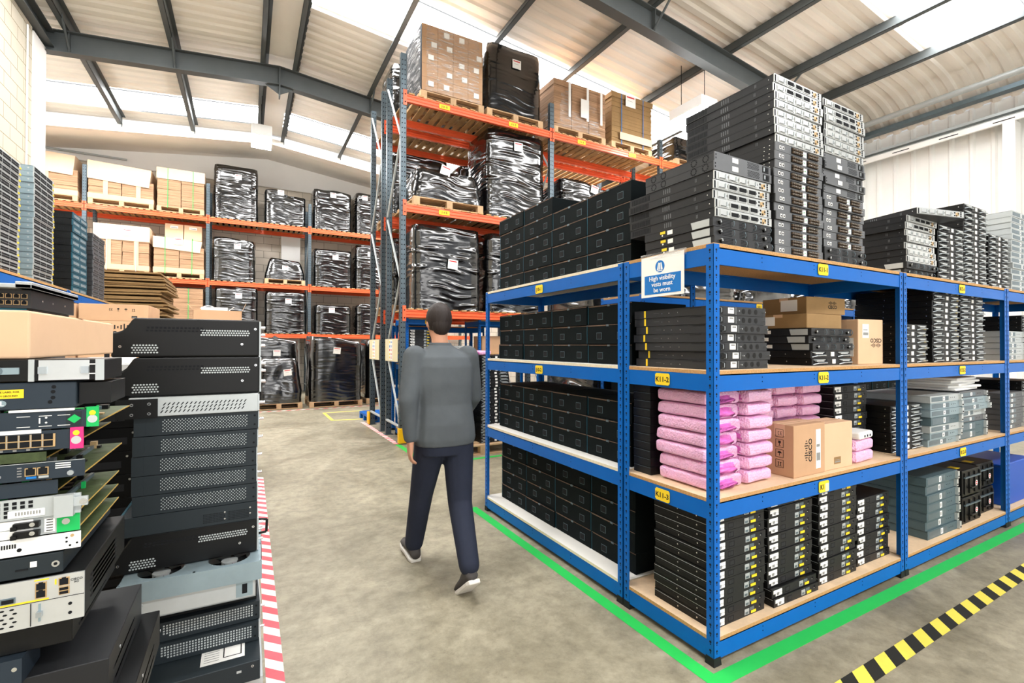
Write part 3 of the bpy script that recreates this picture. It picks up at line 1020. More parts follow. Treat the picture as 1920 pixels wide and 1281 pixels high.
def g_blue(m='bluesilver', h=.05, cat='blue_grey_server'):
    r = empty(cat); w, d = .5, .46
    c = chassis(r, w, d, h, M[m]); c.build('chassis', r)
    f = MB(); f.box(0, -.002, 0, w, .003, h - .001, M[m])
    f.box(.02, -.003, .008, .3, -.002, h - .01, M['zincblue'])
    for x in (.34, .37, .4): f.disc((x, -.002, h / 2), .004, '-y', M['hole'], 6)
    f.build('front_panel', r)
    s = MB(); s.box(.2, -.004, .01, .235, -.003, h - .012, M['label']); s.box(.207, -.0044, .018, .222, -.004, h - .02, M['greyprint']); s.build('sticker', r)
    e = MB(); e.box(.47, -.02, .004, .5, -.002, h - .005, M['silver']); e.box(.478, -.022, .012, .492, -.0202, .022, M['hole']); e.build('rack_ear', r)
    return r

def g_box_case():
    """black cardboard-sided case with two handle windows and a worn lid seam"""
    r = empty('black_case'); w, d, h = .418, .46, .1265
    MB().box(0, 0, 0, w, d, h, M['tealblack']).build('body', r, bevel=.002)
    s = MB(); s.box(.0, -.0012, h - .008, w, 0, h - .004, M['edgebrown']); s.box(w * .04, -.0016, h - .011, w * .45, 0, h - .0065, M['edgebrown']); s.box(-.001, -.001, .002, .003, .004, h - .002, M['teal']); s.build('lid_seam', r)
    for x in (.1, .3):
        t = MB(); t.box(x, -.0015, .03, x + .052, 0, .074, M['tealgrey']); t.box(x + .003, -.0025, .033, x + .049, -.0015, .071, M['hole']); t.build('handle_window', r)
    t = MB(); t.box(w / 2 - .012, -.003, h - .014, w / 2 + .012, 0, h - .002, M['zincblue']); t.build('clasp', r)
    return r

def g_rugged():
    r = empty('equipment_case'); w, d, h = .34, .4, .2
    b = MB(); b.box(0, 0, 0, w, d, h, M['black'])
    for x in (.03, .12, .22, .31): b.box(x, -.008, .015, x + .02, 0, h - .02, M['black'])
    b.build('shell', r, bevel=.008, seg=2)
    MB().box(.02, -.014, h * .7, w - .03, -.002, h * .7 + .01, M['zincblue']).build('clasp_bar', r)
    t = MB(); t.disc((.24, -.009, h * .42), .022, '-y', M['label'], 14); t.disc((.24, -.0096, h * .42), .015, '-y', M['red'], 14); t.box(.23, -.011, h * .4, .25, -.0102, h * .44, M['label']); t.build('sticker', r)
    MB().box(.05, .05, h, .12, .11, h + .001, M['yellow']).build('yellow_sticker', r)
    h_ = MB(); h_.tube([(.1, -.002, .06), (.1, -.022, .065), (.2, -.022, .065), (.2, -.002, .06)], .006, M['black'], 6); h_.build('handle', r)
    return r

def g_port(side='w'):
    """48-port switch seen in the left rack"""
    r = empty('port_switch'); w, d, h = .43, .4, .0435
    c = chassis(r, w, d, h, M['bluesilver'])
    for y in (.03, .09, .15): c.disc((0, y, .022), .006, '-x', M['palegrey'], 8)
    c.build('chassis', r)
    f = MB(); f.box(0, -.002, 0, w, .003, h - .001, M['palegrey'])
    for g in range(3):
        for i in range(8):
            for z in (.006, .022): f.box(.012 + g * .13 + i * .0152, -.0035, z, .012 + g * .13 + i * .0152 + .0125, -.002, z + .013, M['hole'])
    f.build('port_panel', r)
    MB().box(.405, -.006, .006, .425, -.002, .018, M['yellow']).build('yellow_tag', r)
    return r
g_port.h = .0435

def g_chassis_dark(m, m2, name, h):
    r = empty(name); w, d = .46, .5
    c = chassis(r, w, d, h, M[m])
    for k in range(7): vents(c, 0, [.05 + k * .012], h * .3, h * .6, M['hole'], wd=.007)
    c.build('chassis', r)
    f = MB(); f.box(0, -.004, .002, w, .003, h - .002, M[m2])
    for x in (.03, .25): f.box(x, -.006, h * .3, x + .17, -.004, h * .7, M['bluesilver' if m2 == 'teal' else 'charcoal2'])
    f.build('front_panel', r)
    return r

def pile(kinds, x, y, z, where, group=None, rotz=0, jit=.004, cat='network switch', desc=None, bow=0):
    """kinds: list of (proto, height, short description), bottom to top"""
    n = len(kinds)
    for i, (p, h, ds) in enumerate(kinds):
        ox = random.uniform(-jit, jit); oy = random.uniform(-jit, jit)
        p.place((x + ox, y + oy, z), rotz + rad(random.uniform(-.5, .5)) * (1 if jit else 0), ds + ', ' + rank(i, n, where), group, cat)
        z += h + .0006
    return z

SIL, SIL2 = Proto(g_silver()), None
g_silver.var = True
SIL2 = Proto(g_silver())
FAN, SFP, PSU, STR, SHO, DEN = Proto(g_fan()), Proto(g_sfp()), Proto(g_psu()), Proto(g_stripe()), Proto(g_short()), Proto(g_dense())
DEY = Proto(g_dense(1))
BLU = Proto(g_blue()); BLM = Proto(g_blue('midgrey', .045, 'grey_server')); TEA = Proto(g_blue('tealgrey', .062, 'teal_grey_server')); PAL = Proto(g_blue('palegrey', .05, 'pale_server'))
CAS, RUG, POR = Proto(g_box_case()), Proto(g_rugged()), Proto(g_port())
CHT, CHG = Proto(g_chassis_dark('black', 'teal', 'router_chassis', .062)), Proto(g_chassis_dark('charcoal2', 'midgrey', 'grey_chassis', .045))
h1 = .0445
T = 1.982 + .0006
# ---- corner bay, top shelf
G = 'network gear on top of the corner bay'
pile([(PSU, h1, 'dark switch with power handles')] * 3 + [(SIL2, h1, 'silver-faced switch with black bays')] * 4 + [(SIL, h1, 'plain silver-faced switch')] + [(FAN, h1, 'grey switch with round side vents')] * 2,
     1.953, 1.545, T, 'corner pile', G, jit=.007)
pile([(SFP, h1, 'grey switch with brown transceivers')] * 13 + [(SIL, h1, 'silver-faced switch')] * 6 + [(SIL2, h1, 'silver-faced switch with black bays')] * 2,
     2.411, 1.53, T, 'tall pile', G, jit=.006)
pile([(PSU, h1, 'dark switch with power handles')] * 2 + [(SFP, h1, 'grey switch with brown transceivers')] * 7 + [(FAN, h1, 'grey switch with white stickers')] * 5 + [(SIL, h1, 'silver-faced switch')] * 4 + [(SIL2, h1, 'silver-faced switch')] * 3,
     2.90, 1.545, T, 'second tall pile', G, jit=.008)
# ---- corner bay, second shelf
L2 = 1.38 + .0006
pile([(STR, h1, 'grey server with yellow stripe')] * 7, 1.98, 1.575, L2, 'near second-shelf pile', 'striped servers on the second shelf', jit=.012, cat='server')
pile([(DEN, h1, 'black server')] * 2 + [(PSU, h1, 'black switch with loops')] * 3, 2.93, 1.64, L2, 'second-shelf middle pile', 'black gear in the middle of second shelf', jit=.01, cat='server')
# ---- corner bay, bottom shelf
L0 = .13 + .0006
pile([(SHO, .0455, 'short black switch')] * 12, 1.962, 1.56, L0, 'first bottom-shelf pile', 'short black switches on the bottom shelf')
pile([(SHO, .0455, 'short black switch')] * 2, 2.41, 1.545, L0, 'low front pile', 'short black switches on the bottom shelf')
pile([(SHO, .0455, 'short black switch')] * 11, 2.40, 1.56 + .006, L0 + .0926, 'second bottom-shelf pile', 'short black switches on the bottom shelf')
pile([(SHO, .0455, 'short black switch')] * 12, 2.86, 1.56, L0, 'third bottom-shelf pile', 'short black switches on the bottom shelf')
pile([(SHO, .0455, 'short black switch')] * 9, 3.31, 1.58, L0, 'fourth bottom-shelf pile', 'short black switches on the bottom shelf')
# ---- corner bay, third shelf
L1 = .777 + .0006
def g_slim():
    r = empty('slim_server'); c = chassis(r, .42, .13, .0455, M['charcoal'], lip=False); c.box(-.0008, .004, .038, 0, .13, .0395, M['zincblue']); c.build('chassis', r)
    MB().box(0, -.002, 0, .42, .003, .0445, M['black']).build('front_panel', r)
    return r
SLI = Proto(g_slim())
pile([(SLI, .0455, 'slim dark unit')] * 11, 1.965, 1.968, L1, 'pile behind pink parcels', 'slim dark units behind pink parcels', cat='server', jit=.002)
pile([(SHO, .0455, 'dark unit')] * 10, 3.312, 1.71, L1, 'pile right of pink parcels', 'dark units right of pink parcels', cat='server', jit=.003)
# ---- second bay
pile([(PSU, h1, 'dark switch')] * 2 + [(SIL, h1, 'silver-faced switch')] * 5 + [(SIL2, h1, 'black-bayed switch')] * 2, 3.90, 1.555, T, 'first pile on second bay top', 'gear on top of second bay', jit=.012)
SIL.place((3.93, 1.50, T + 9 * (h1 + .0006)), rad(-13), 'skewed silver-faced switch crowning the first pile on second bay', 'gear on top of second bay', 'network switch')
pile([(DEN, h1, 'blade server')] * 9, 4.40, 1.56, T, 'second pile on second bay top', 'gear on top of second bay', cat='server')
pile([(DEN, h1, 'blade server')] * 14, 4.88, 1.57, T, 'third pile on second bay top', 'gear on top of second bay', cat='server')
pile([(DEN, h1, 'blade server')] * 10, 5.36, 1.57, T, 'fourth pile on second bay top', 'gear on top of second bay', cat='server')
pile([(DEY, h1, 'yellow-latched server')] * 6, 3.80, 1.57, L2, 'left pile behind second post', 'second-shelf gear in second bay', cat='server')
pile([(DEY, h1, 'blade server')] * 12, 4.33, 1.57, L2, 'left tall pile on second shelf', 'second-shelf gear in second bay', cat='server')
pile([(DEN, h1, 'blade server')] * 12, 4.80, 1.57, L2, 'right tall pile on second shelf', 'second-shelf gear in second bay', cat='server')
pile([(DEN, h1, 'dark server')] * 7, 3.79, 1.60, L1, 'dark pile left on third shelf', 'third-shelf gear in second bay', cat='server')
pile([(BLU, .05, 'blue-grey server')] * 2 + [(PAL, .05, 'pale server')] + [(TEA, .062, 'teal-grey server')] + [(BLU, .05, 'blue-grey server')] * 2 + [(PAL, .05, 'pale server')], 4.245, 1.56, L1, 'left server pile on third shelf', 'third-shelf gear in second bay', cat='server', jit=.012)
pile([(TEA, .062, 'teal-grey server')] * 2 + [(BLM, .045, 'grey server')] + [(PAL, .05, 'pale server')] + [(BLU, .05, 'blue-grey server')] * 2 + [(BLM, .045, 'grey server')], 4.79, 1.57, L1, 'right server pile on third shelf', 'third-shelf gear in second bay', cat='server', jit=.015)
pile([(TEA, .062, 'teal-grey chassis')] * 7, 4.20, 1.56, L0, 'bottom-shelf chassis pile', 'bottom-shelf chassis in second bay', cat='server', jit=.01)
pile([(BLM, .045, 'grey server')] * 9, 4.86, 2.025, L0, 'pile behind the rugged cases', 'grey servers behind rugged cases', cat='server')
for i, (x, z, t) in enumerate(((4.80, 0, 'lower left'), (5.165, 0, 'lower right'), (4.80, .2106, 'upper left'), (5.165, .2106, 'upper right'))):
    RUG.place((x, 1.56 + .03 * (i % 2), L0 + z), rad((2, -3, -2, 3)[i]) * 0, 'black rugged case with round red sticker, %s of four' % t, 'black rugged cases on the bottom shelf', 'case')
# ---- third bay
pile([(PAL, .05, 'pale grey server')] * 14, 5.84, 1.56, T, 'tall pile at right edge', 'gear in the third bay', cat='server', jit=.006)
pile([(PAL, .05, 'pale grey server')] * 5, 5.66, 1.57, L2, 'second-shelf pile at right edge', 'gear in the third bay', cat='server')
pile([(BLM, .045, 'grey server')] * 7, 5.64, 1.57, L1, 'third-shelf pile at right edge', 'gear in the third bay', cat='server')
mb = MB()
mb.prism([(0, 0), (.55, 0), (.6, .34), (.62, .34), (.62, .36), (-.07, .36), (-.07, .34), (-.05, .34)], 'y', 1.56, 2.0, M['bluebin'])
tag(mb.build('storage_bin', loc=(5.68, 0, L0), bevel=.006), 'blue plastic bin on the bottom shelf at right edge', 'storage bin')
pile([(DEN, h1, 'dark server')] * 9, 6.22, 1.6, L2, 'second-shelf inner pile, third bay', 'gear in the third bay', cat='server')
pile([(DEN, h1, 'dark server')] * 9, 6.72, 1.6, L2, 'second-shelf end pile, third bay', 'gear in the third bay', cat='server')
pile([(DEN, h1, 'dark server')] * 9, 6.22, 1.6, L1, 'third-shelf inner pile, third bay', 'gear in the third bay', cat='server')
# ---- black cases on white-board shelves
cols = ['nearest', 'second', 'third', 'farthest']
for lev, z, rows, nm in ((0, .1306, (4, 4, 4, 4), 'bottom'), (1, .7776, (3, 3, 3, 3), 'third'), (2, 1.3806, (3, 3, 3, 3), 'second'), (3, 1.9826, (4, 4, 5, 5), 'top')):
    for c in range(4):
        for k in range(rows[c]):
            CAS.place((2.0 + random.uniform(-.006, .006) + (.03 if lev == 0 else 0), 2.155 + c * .426 + .418, z + k * .1271), -PI / 2,
                      'black case, %s row up in %s column, %s shelf' % (('lowest', 'second', 'third', 'fourth', 'fifth')[k], cols[c], nm), 'black cases on white shelves', 'case')
# ---- left rack piles
def side_pile(p, h, n, x, y, z, ds, where, g, cat='network switch'):
    for i in range(n):
        p.place((x + random.uniform(-.004, .004), y + random.uniform(-.004, .004), z + i * (h + .0006)), PI / 2, ds + ', ' + rank(i, n, where), g, cat)
gl = 'switch piles on the left shelving'
side_pile(POR, .0435, 18, -1.42, 4.24, T, '48-port switch', 'left edge pile', gl)
side_pile(POR, .0435, 20, -1.43, 4.96, T, '48-port switch', 'pile beside the left wall', gl)
side_pile(CHT, .062, 12, -1.43, 5.88, T, 'dark chassis with teal front', 'teal-edged pile', gl)
side_pile(CHG, .045, 15, -1.42, 6.52, T, 'grey-brown chassis', 'pile beyond the teal one', gl)
# ---- rows behind: black cases filling the shelves seen through the gaps
for bx, bn in ((3.2, 'near'), (5.06, 'middle'), (6.92, 'far')):
    for z, sn in ((.1306, 'bottom'), (.7776, 'third'), (1.3806, 'second')):
        for c in range(4):
            for k in range(4 if z < .7 else 3):
                CAS.place((bx + .05 + c * .44, 3.335, z + k * .1271), 0, 'black case in the row behind, %s column %s row, %s shelf, %s bay' % (('first', 'second', 'third', 'fourth')[c], ('lowest', 'second', 'third', 'fourth')[k], sn, bn), 'black cases in the row behind', 'case')
# ============================================================ PARCELS AND CARTONS
def rr_pt(t, hx, hy, e):
    """superellipse point: rounded rectangle outline"""
    c, s = math.cos(t), math.sin(t)
    k = (abs(c / hx) ** e + abs(s / hy) ** e) ** (-1 / e)
    return c * k, s * k

def rr_even(t, a, b, e):
    c, s = math.cos(t), math.sin(t)
    return a * math.copysign(abs(c) ** (2 / e), c), b * math.copysign(abs(s) ** (2 / e), s)

def parcel(seed, L, W, H, pinch=True):
    """bubble-wrapped pillow; long axis x, film gathered to a point at both ends"""
    r = empty('wrapped_parcel')
    mb = MB(); n = 32
    xs = [-L / 2, -L / 2 + .004, -L / 2 + .014, -L / 4, 0, L / 4, L / 2 - .014, L / 2 - .004, L / 2]
    sc_ = [.90, .98, 1, 1, 1, 1, 1, .98, .90]
    vs = []
    for x, k in zip(xs, sc_):
        for i in range(n):
            u, v = rr_even(2 * PI * (i + .5) / n, W / 2 * (.93 + .07 * k), H / 2 * k, 6)
            q = noise.noise((x * 12 + seed, u * 14, v * 14)) * .005
            vs.append((x + q, u + q, H / 2 + v + q * .6))
    fs = []
    for a in range(len(xs) - 1):
        for i in range(n): fs.append((a * n + i, a * n + (i + 1) % n, (a + 1) * n + (i + 1) % n, (a + 1) * n + i))
    fs += [tuple(range(n - 1, -1, -1)), tuple(range(len(vs) - n, len(vs)))]
    mb.add(vs, fs, M['bubble'], True)
    mb.build('wrapped_body', r)
    for s in (-1, 1):
        g = MB(); vs = []; m_ = 20
        for k, (dx, kk) in enumerate(((-.003, .72), (.004, .42), (.010, .40), (.020, .55))):
            for i in range(m_):
                u, v = rr_even(2 * PI * (i + .5) / m_, W / 2 * kk * 1.05, H / 2 * kk * (1 if k < 3 else .7), 3)
                q = noise.noise((seed + i * 1.7, k * 2.1, s)) * .008
                vs.append((s * (L / 2 + dx) + q, u + q * 1.5, H / 2 + v + q - (.004 * k)))
        fs = []
        for a in range(3):
            for i in range(m_): fs.append((a * m_ + i, a * m_ + (i + 1) % m_, (a + 1) * m_ + (i + 1) % m_, (a + 1) * m_ + i))
        fs.append(tuple(range(3 * m_, 4 * m_)))
        g.add(vs, fs, M['bubbledeep'], True)
        g.build('gathered_end', r)
    return r

PA = [Proto(parcel(i, .31, .255, .067)) for i in range(2)]
PB = [Proto(parcel(i + 5, .192, .31, .067)) for i in range(3)]
gp = 'pink bubble-wrapped parcels'
for i in range(7):
    PA[i % 2].place((2.10 + random.uniform(-.008, .008), 1.765 + random.uniform(-.01, .01), L1 + .003 + i * .0700), PI / 2, 'pink wrapped parcel, ' + rank(i, 7, 'corner column'), gp, 'parcel')
for c, x in enumerate((2.372, 2.613, 2.854, 3.095)):
    for i in range(7):
        yy = (1.74, 1.89, 1.89, 1.88)[c]
        PB[(i + c) % 3].place((x + random.uniform(-.004, .004), yy + random.uniform(-.008, .008), L1 + .003 + i * .0700), 0, 'pink wrapped parcel, ' + rank(i, 7, ('second', 'third', 'fourth', 'fifth')[c] + ' column from corner'), gp, 'parcel')
PC = Proto(parcel(31, .2, .12, .067))
for i in range(2): PC.place((3.37, 1.62, L1 + .003 + i * .0700), 0, ('lower' if i == 0 else 'upper') + ' of two pink parcels under the white access point', gp, 'parcel')
r = empty('access_point', (3.37, 1.62, L1 + .1450), .1, 'white plastic unit lying on the small pink parcels', 'access point')
MB().box(-.1, -.07, 0, .1, .07, .045, M['white']).build('housing', r, bevel=.014, seg=3)
mb = MB()
for x in (-.04, 0, .04): mb.box(x, -.0712, .012, x + .016, -.07, .026, M['hole'])
mb.build('socket', r)
# white trays on the third shelf of the second bay
for i in range(5):
    mb = MB(); mb.box(-.24, -.19, 0, .24, .19, .02, M['white'])
    o = mb.build('plastic_tray', loc=(5.02, 1.79, L1 + .372 + i * .0205), rotz=(.05, -.1, .12, -.04, .08)[i], bevel=.009, seg=2)
    tag(o, 'white plastic tray, ' + rank(i, 5, 'stack on server pile'), 'tray', 'white trays on the third shelf')

def bars_logo(mb, x, z, s, y=-.0008):
    """row of rising and falling bars"""
    for i, hgt in enumerate((.35, .6, 1, .6, .35, .6, 1, .6, .35)):
        mb.box(x + (i - 4) * s * .22 - s * .045, y, z - hgt * s * .3, x + (i - 4) * s * .22 + s * .045, y + .0006, z + hgt * s * .3, M['print'])

def carton(label, loc, rotz, w, d, h, m='card', logo=None, marks=None, stick=(), seam=True, name='cardboard_box', group=None):
    r = empty(name, loc, rotz, label, 'cardboard box', group)
    MB().box(0, 0, 0, w, d, h, M[m]).build('carton', r, bevel=.003)
    if seam:
        mb = MB(); mb.box(0, d / 2 - .0015, h, w, d / 2 + .0015, h + .0008, M['carddark']); mb.box(-.0006, d / 2 - .03, h * .78, 0, d / 2 + .03, h, M['cardlight']); mb.box(0, d / 2 - .03, h, w, d / 2 + .03, h + .0004, M['cardlight'])
        mb.build('tape', r)
    if logo:
        x, z, s, rot, face = logo
        T = Matrix.Translation((x, 0, z)) @ Matrix.Rotation(rot, 4, 'Y') if face == '-y' else Matrix.Translation((0, x, z)) @ Matrix.Rotation(-PI / 2, 4, 'Z') @ Matrix.Rotation(rot, 4, 'Y')
        mb = MB(); bars_logo(mb, 0, s * .55, s); o = mb.build('printed_logo', r); o.matrix_local = T
        text_mesh('CISCO', s * .75, M['print'], o, face_m(0, -.0008, -s * .1), bold=.001 * s * 10)
    if marks:
        x, z, s, face, vert = marks
        mb = MB()
        for i in range(4):
            u, v = (x, z - i * s * 1.25) if vert else (x + i * s * 1.25, z)
            def bx(u0, v0, u1, v1):
                if face == '-y': mb.box(u0, -.0009, v0, u1, -.0001, v1, M['print'])
                else: mb.box(-.0009, -u1, v0, -.0001, -u0, v1, M['print'])
            if vert:
                t = s * .05
                bx(u - s / 2, v - s / 2, u + s / 2, v - s / 2 + t); bx(u - s / 2, v + s / 2 - t, u + s / 2, v + s / 2); bx(u - s / 2, v - s / 2, u - s / 2 + t, v + s / 2); bx(u + s / 2 - t, v - s / 2, u + s / 2, v + s / 2)
            if i == 0:
                for k in (-.2, .12): bx(u + k * s, v - .2 * s, u + k * s + .06 * s, v + .2 * s); bx(u + k * s, v + .16 * s, u + k * s + .2 * s, v + .22 * s); bx(u + k * s, v - .22 * s, u + k * s + .2 * s, v - .16 * s)
                bx(u + .12 * s, v - .03 * s, u + .28 * s, v + .03 * s)
            elif i == 1:
                bx(u - .16 * s, v, u + .16 * s, v + .3 * s); bx(u - .03 * s, v - .25 * s, u + .03 * s, v); bx(u - .14 * s, v - .3 * s, u + .14 * s, v - .24 * s)
            elif i == 2:
                bx(u - .25 * s, v + .02 * s, u + .25 * s, v + .16 * s); bx(u - .16 * s, v + .16 * s, u + .16 * s, v + .26 * s); bx(u - .03 * s, v - .28 * s, u + .03 * s, v + .02 * s)
            else:
                for k in (-.14, .14): bx(u + (k - .04) * s, v - .25 * s, u + (k + .04) * s, v + .2 * s); bx(u + (k - .1) * s, v + .12 * s, u + (k + .1) * s, v + .2 * s)
                bx(u - .28 * s, v - .32 * s, u + .28 * s, v - .27 * s)
        mb.build('handling_symbols', r)
    if stick:
        mb = MB()
        for f, u0, v0, u1, v1, c in stick:
            if f == '-y': mb.box(u0, -.0012, v0, u1, 0, v1, M[c]); mb.box(u0 + (u1 - u0) * .1, -.0015, v0 + (v1 - v0) * .55, u1 - (u1 - u0) * .2, -.0012, v0 + (v1 - v0) * .62, M['greyprint']); mb.box(u0 + (u1 - u0) * .1, -.0015, v0 + (v1 - v0) * .2, u1 - (u1 - u0) * .1, -.0012, v0 + (v1 - v0) * .4, M['greyprint'])
            else: mb.box(-.0012, u0, v0, 0, u1, v1, M[c])
        mb.build('sticker', r)
    return r

carton('upright cardboard box with printed symbols before the pink parcels', (2.60, 1.545, L1), 0, .30, .16, .285, logo=(.15, .14, .06, PI / 2 * -1, '-y'), marks=(-.08, .235, .045, '-x', True), stick=[('-y', .21, .03, .255, .25, 'label')], seam=True)
carton('plain upright cardboard box beside the printed one, pink parcels behind', (2.905, 1.55, L1), 0, .30, .15, .27, m='cardlight', stick=[('-y', .1, .03, .17, .07, 'carddark')])
carton('tall cardboard box standing at the right of the second shelf', (3.425, 1.62, L2), rad(-8), .24, .2, .29, m='cardlight', logo=(.17, .15, .05, PI, '-y'), stick=[('-y', .04, .17, .1, .26, 'label'), ('-x', .03, .05, .09, .17, 'label')])
carton('flat cardboard box resting on the second-shelf middle pile', (2.93, 1.66, L2 + 5 * .0451), 0, .38, .36, .088, m='carddark', stick=[('-x', .2, .02, .3, .075, 'label')])
carton('cardboard box topmost above the second-shelf middle pile', (2.98, 1.69, L2 + 5 * .0451 + .0895), rad(-4), .38, .3, .105, m='carddark', logo=(.25, .05, .04, 0, '-y'), stick=[('-x', .06, .02, .17, .09, 'label')])

# ============================================================ PALLET LOADS
def pallet_mb(w, d, blue=False):
    m = M['blue'] if blue else M['palletwood']
    mb = MB()
    for y in (0, d / 2 - .05, d - .1): 
        mb.box(-w / 2, y, .0, w / 2, y + .1, .018, m)
        for x in (-w / 2, -.05, w / 2 - .1): mb.box(x, y, .018, x + .1, y + .1, .1, m)
    for x in (-w / 2, -.05, w / 2 - .1): mb.box(x, 0, .1, x + .1, d, .12, m)
    k = 7
    for i in range(k):
        y = i * (d - .095) / (k - 1)
        mb.box(-w / 2, y, .12, w / 2, y + .095, .138, m)
    return mb
PH = .138

def film_shell(w, d, h, seed, m, z0=.0, slump=0, taper=0, bulge=.012, peak=None, skirt=.02, step=(0, 0)):
    """irregular film-wrapped block: rings of a rounded rectangle, loosely pulled"""
    mb = MB(); n = 44; vs = []; nz = 11
    for k in range(nz + 1):
        f = k / nz
        z = z0 + f * h
        s = 1 - taper * max(0, f - .25) / .75
        for i in range(n):
            t = 2 * PI * i / n + PI / n
            u, v = rr_pt(t, w / 2 * s, d / 2 * s, 9)
            q = noise.noise((seed * 3.1 + math.cos(t) * 2, math.sin(t) * 2, f * 3)) * bulge + noise.noise((seed + math.cos(t) * 6, math.sin(t) * 6, f * 16)) * bulge * .5
            if k == 0: q += skirt
            ln = math.hypot(u, v)
            zz = z
            if k >= nz - 2 and slump: zz = z - slump * (k - nz + 3) / 3 * (.5 + .5 * noise.noise((seed + u * 1.7, v * 1.7, 3)) + .5 * max(0, u / w + .2))
            if k == nz: q -= .018
            vs.append((u * (1 + q / ln), v * (1 + q / ln) + d / 2, zz))
    fs = []
    for a in range(nz):
        for i in range(n): fs.append((a * n + i, a * n + (i + 1) % n, (a + 1) * n + (i + 1) % n, (a + 1) * n + i))
    top0 = nz * n
    prev = top0
    for kk, sc_ in enumerate((.8, .5, .2)):
        b = len(vs)
        for i in range(n):
            x, y, z = vs[top0 + i]
            zz = z0 + h
            zt = z * sc_ + (1 - sc_) * (zz - slump * .6) + noise.noise((seed + x * 4, y * 4, kk)) * .03
            if peak: zt += peak * (1 - sc_) * math.exp(-((x - w * .1) ** 2) * 8)
            vs.append((x * sc_, (y - d / 2) * sc_ + d / 2, zt))
        for i in range(n): fs.append((prev + i, prev + (i + 1) % n, b + (i + 1) % n, b + i))
        prev = b
    fs.append(tuple(prev + i for i in range(n)))
    mb.add(vs, fs, m, True)
    return mb

def doc_label(r, x, z, s=.15, tilt=0, y=-.03):
    T = Matrix.Translation((x, y, z)) @ Matrix.Rotation(tilt, 4, 'Y')
    mb = MB(); mb.box(-s / 2, -.003, -s * .45, s / 2, 0, s * .45, M['label']); mb.box(-s * .38, -.0045, s * .24, s * .38, -.003, s * .34, M['red']); mb.box(-s * .3, -.0045, 0, s * .2, -.003, s * .02, M['greyprint'])
    o = mb.build('document_label', r); o.matrix_local = T

seedn = [1]
def black_load(label, x, y, z, w, d, h, pal=True, lab=(0, .7), slump=0, taper=0, m='wrap', group='black wrapped pallet loads', rotz=0, peak=None, tilt=0, bulge=.014, rest=None):
    seedn[0] += 1
    r = empty('wrapped_pallet_load', (x, y, z + .004), rotz, label, 'pallet load', group)
    zb = 0
    if pal: pallet_mb(w, d).build('pallet', r); zb = PH - .03
    film_shell(w - .01, d - .01, h - zb, seedn[0], M[m], zb + (.031 if pal else .001), slump, taper, peak=peak, bulge=bulge, skirt=.004).build('black_film', r)
    if lab: doc_label(r, lab[0] * w, zb + lab[1] * (h - zb), .17, tilt, y=-.022 + (taper * d * .5 * max(0, lab[1] - .25) / .75))
    return r

def sheets_load(label, x, y, z, w, d, h, cols=2, cap=None, base=True, straps='zinc', group='cardboard pallet loads', m='cardedge', flap=0, lab=None, capcol='cardcap', tape=True):
    """flat-packed cardboard in piles on a pallet"""
    seedn[0] += 1; random.seed(seedn[0] * 11)
    r = empty('cardboard_pallet_load', (x, y, z + .004), 0, label, 'pallet load', group)
    pallet_mb(w, d).build('pallet', r)
    zt = PH; top = h
    if base: MB().box(-w / 2 - .005, -.006, zt, w / 2 + .005, d, zt + .13, M['cardlight']).build('base_tray', r); zb = zt + .13
    else: zb = zt
    ct = top - (cap or 0)
    cw = w / cols
    for c in range(cols):
        mb = MB(); zz = zb; 
        while zz < ct - .01:
            t = min(random.uniform(.035, .075), ct - zz); j = random.uniform(0, .014)
            mb.box(-w / 2 + c * cw + .006 + j * .5, .004 + j, zz, -w / 2 + (c + 1) * cw - .004 - j * .3, d - .01, zz + t - .002, M[m]); zz += t
        mb.build('cardboard_bundle', r)
    if tape:
        mb = MB()
        for c in range(cols): xx = -w / 2 + (c + .52) * cw; mb.box(xx - .05, -.004, zb, xx + .05, .003, ct, M['cardlight'])
        mb.build('tape_band', r)
    if cap:
        mb = MB()
        if flap:
            mb.hexa([(-w / 2 - .01, -.012, ct - .06), (w / 2 - .1, -.012, ct - .14), (w / 2 - .1, d, ct - .02), (-w / 2 - .01, d, ct - .02), (-w / 2 - .01, -.01, top), (w / 2 - .05, -.01, top - .06), (w / 2 - .05, d, top - .05), (-w / 2 - .01, d, top)], M[capcol])
        else: mb.box(-w / 2 - .01, -.012, ct, w / 2 + .01, d, top, M[capcol])
        mb.build('cap_sheet', r)
    if straps:
        mb = MB()
        for fx in (.22, .75): mb.box(-w / 2 + fx * w, -.016, .1, -w / 2 + fx * w + .014, -.012, top, M[straps]); mb.box(-w / 2 + fx * w, -.016, top, -w / 2 + fx * w + .014, d, top + .002, M[straps])
        mb.build('strap', r)
    if lab:
        doc_label(r, lab[0] * w, lab[1], .2, lab[2] if len(lab) > 2 else 0, y=-.02)
    return r

YB = 15.93
# back rack, top level (z 5.12)
sheets_load('cardboard pallet load on top beam beside the left wall', -4.4, YB, 5.12, 1.25, 1.0, 1.2, 1, .42, flap=1, straps=None)
sheets_load('wide cardboard pallet load with two bundles, top beam', -2.9, YB, 5.12, 1.36, 1.0, 1.1, 2, .4, straps=None, flap=1)
sheets_load('strapped cardboard pallet load with loose lid, top beam', -1.61, YB, 5.12, 1.08, 1.0, 1.18, 2, .3, base=False, straps='green', tape=False)
black_load('tallest black wrapped load on the top beam', -.30, YB, 5.12, 1.13, 1.0, 1.52, pal=False, lab=(.05, .8), bulge=.02)
black_load('black wrapped load with sagging right top, top beam', 1.0, YB, 5.12, 1.13, 1.0, 1.2, pal=False, lab=(-.12, .78), slump=.42, peak=.1)
black_load('black wrapped load right of second post, top beam', 2.35, YB, 5.12, 1.15, 1.0, 1.36, pal=False, lab=(-.0, .8), slump=.18)
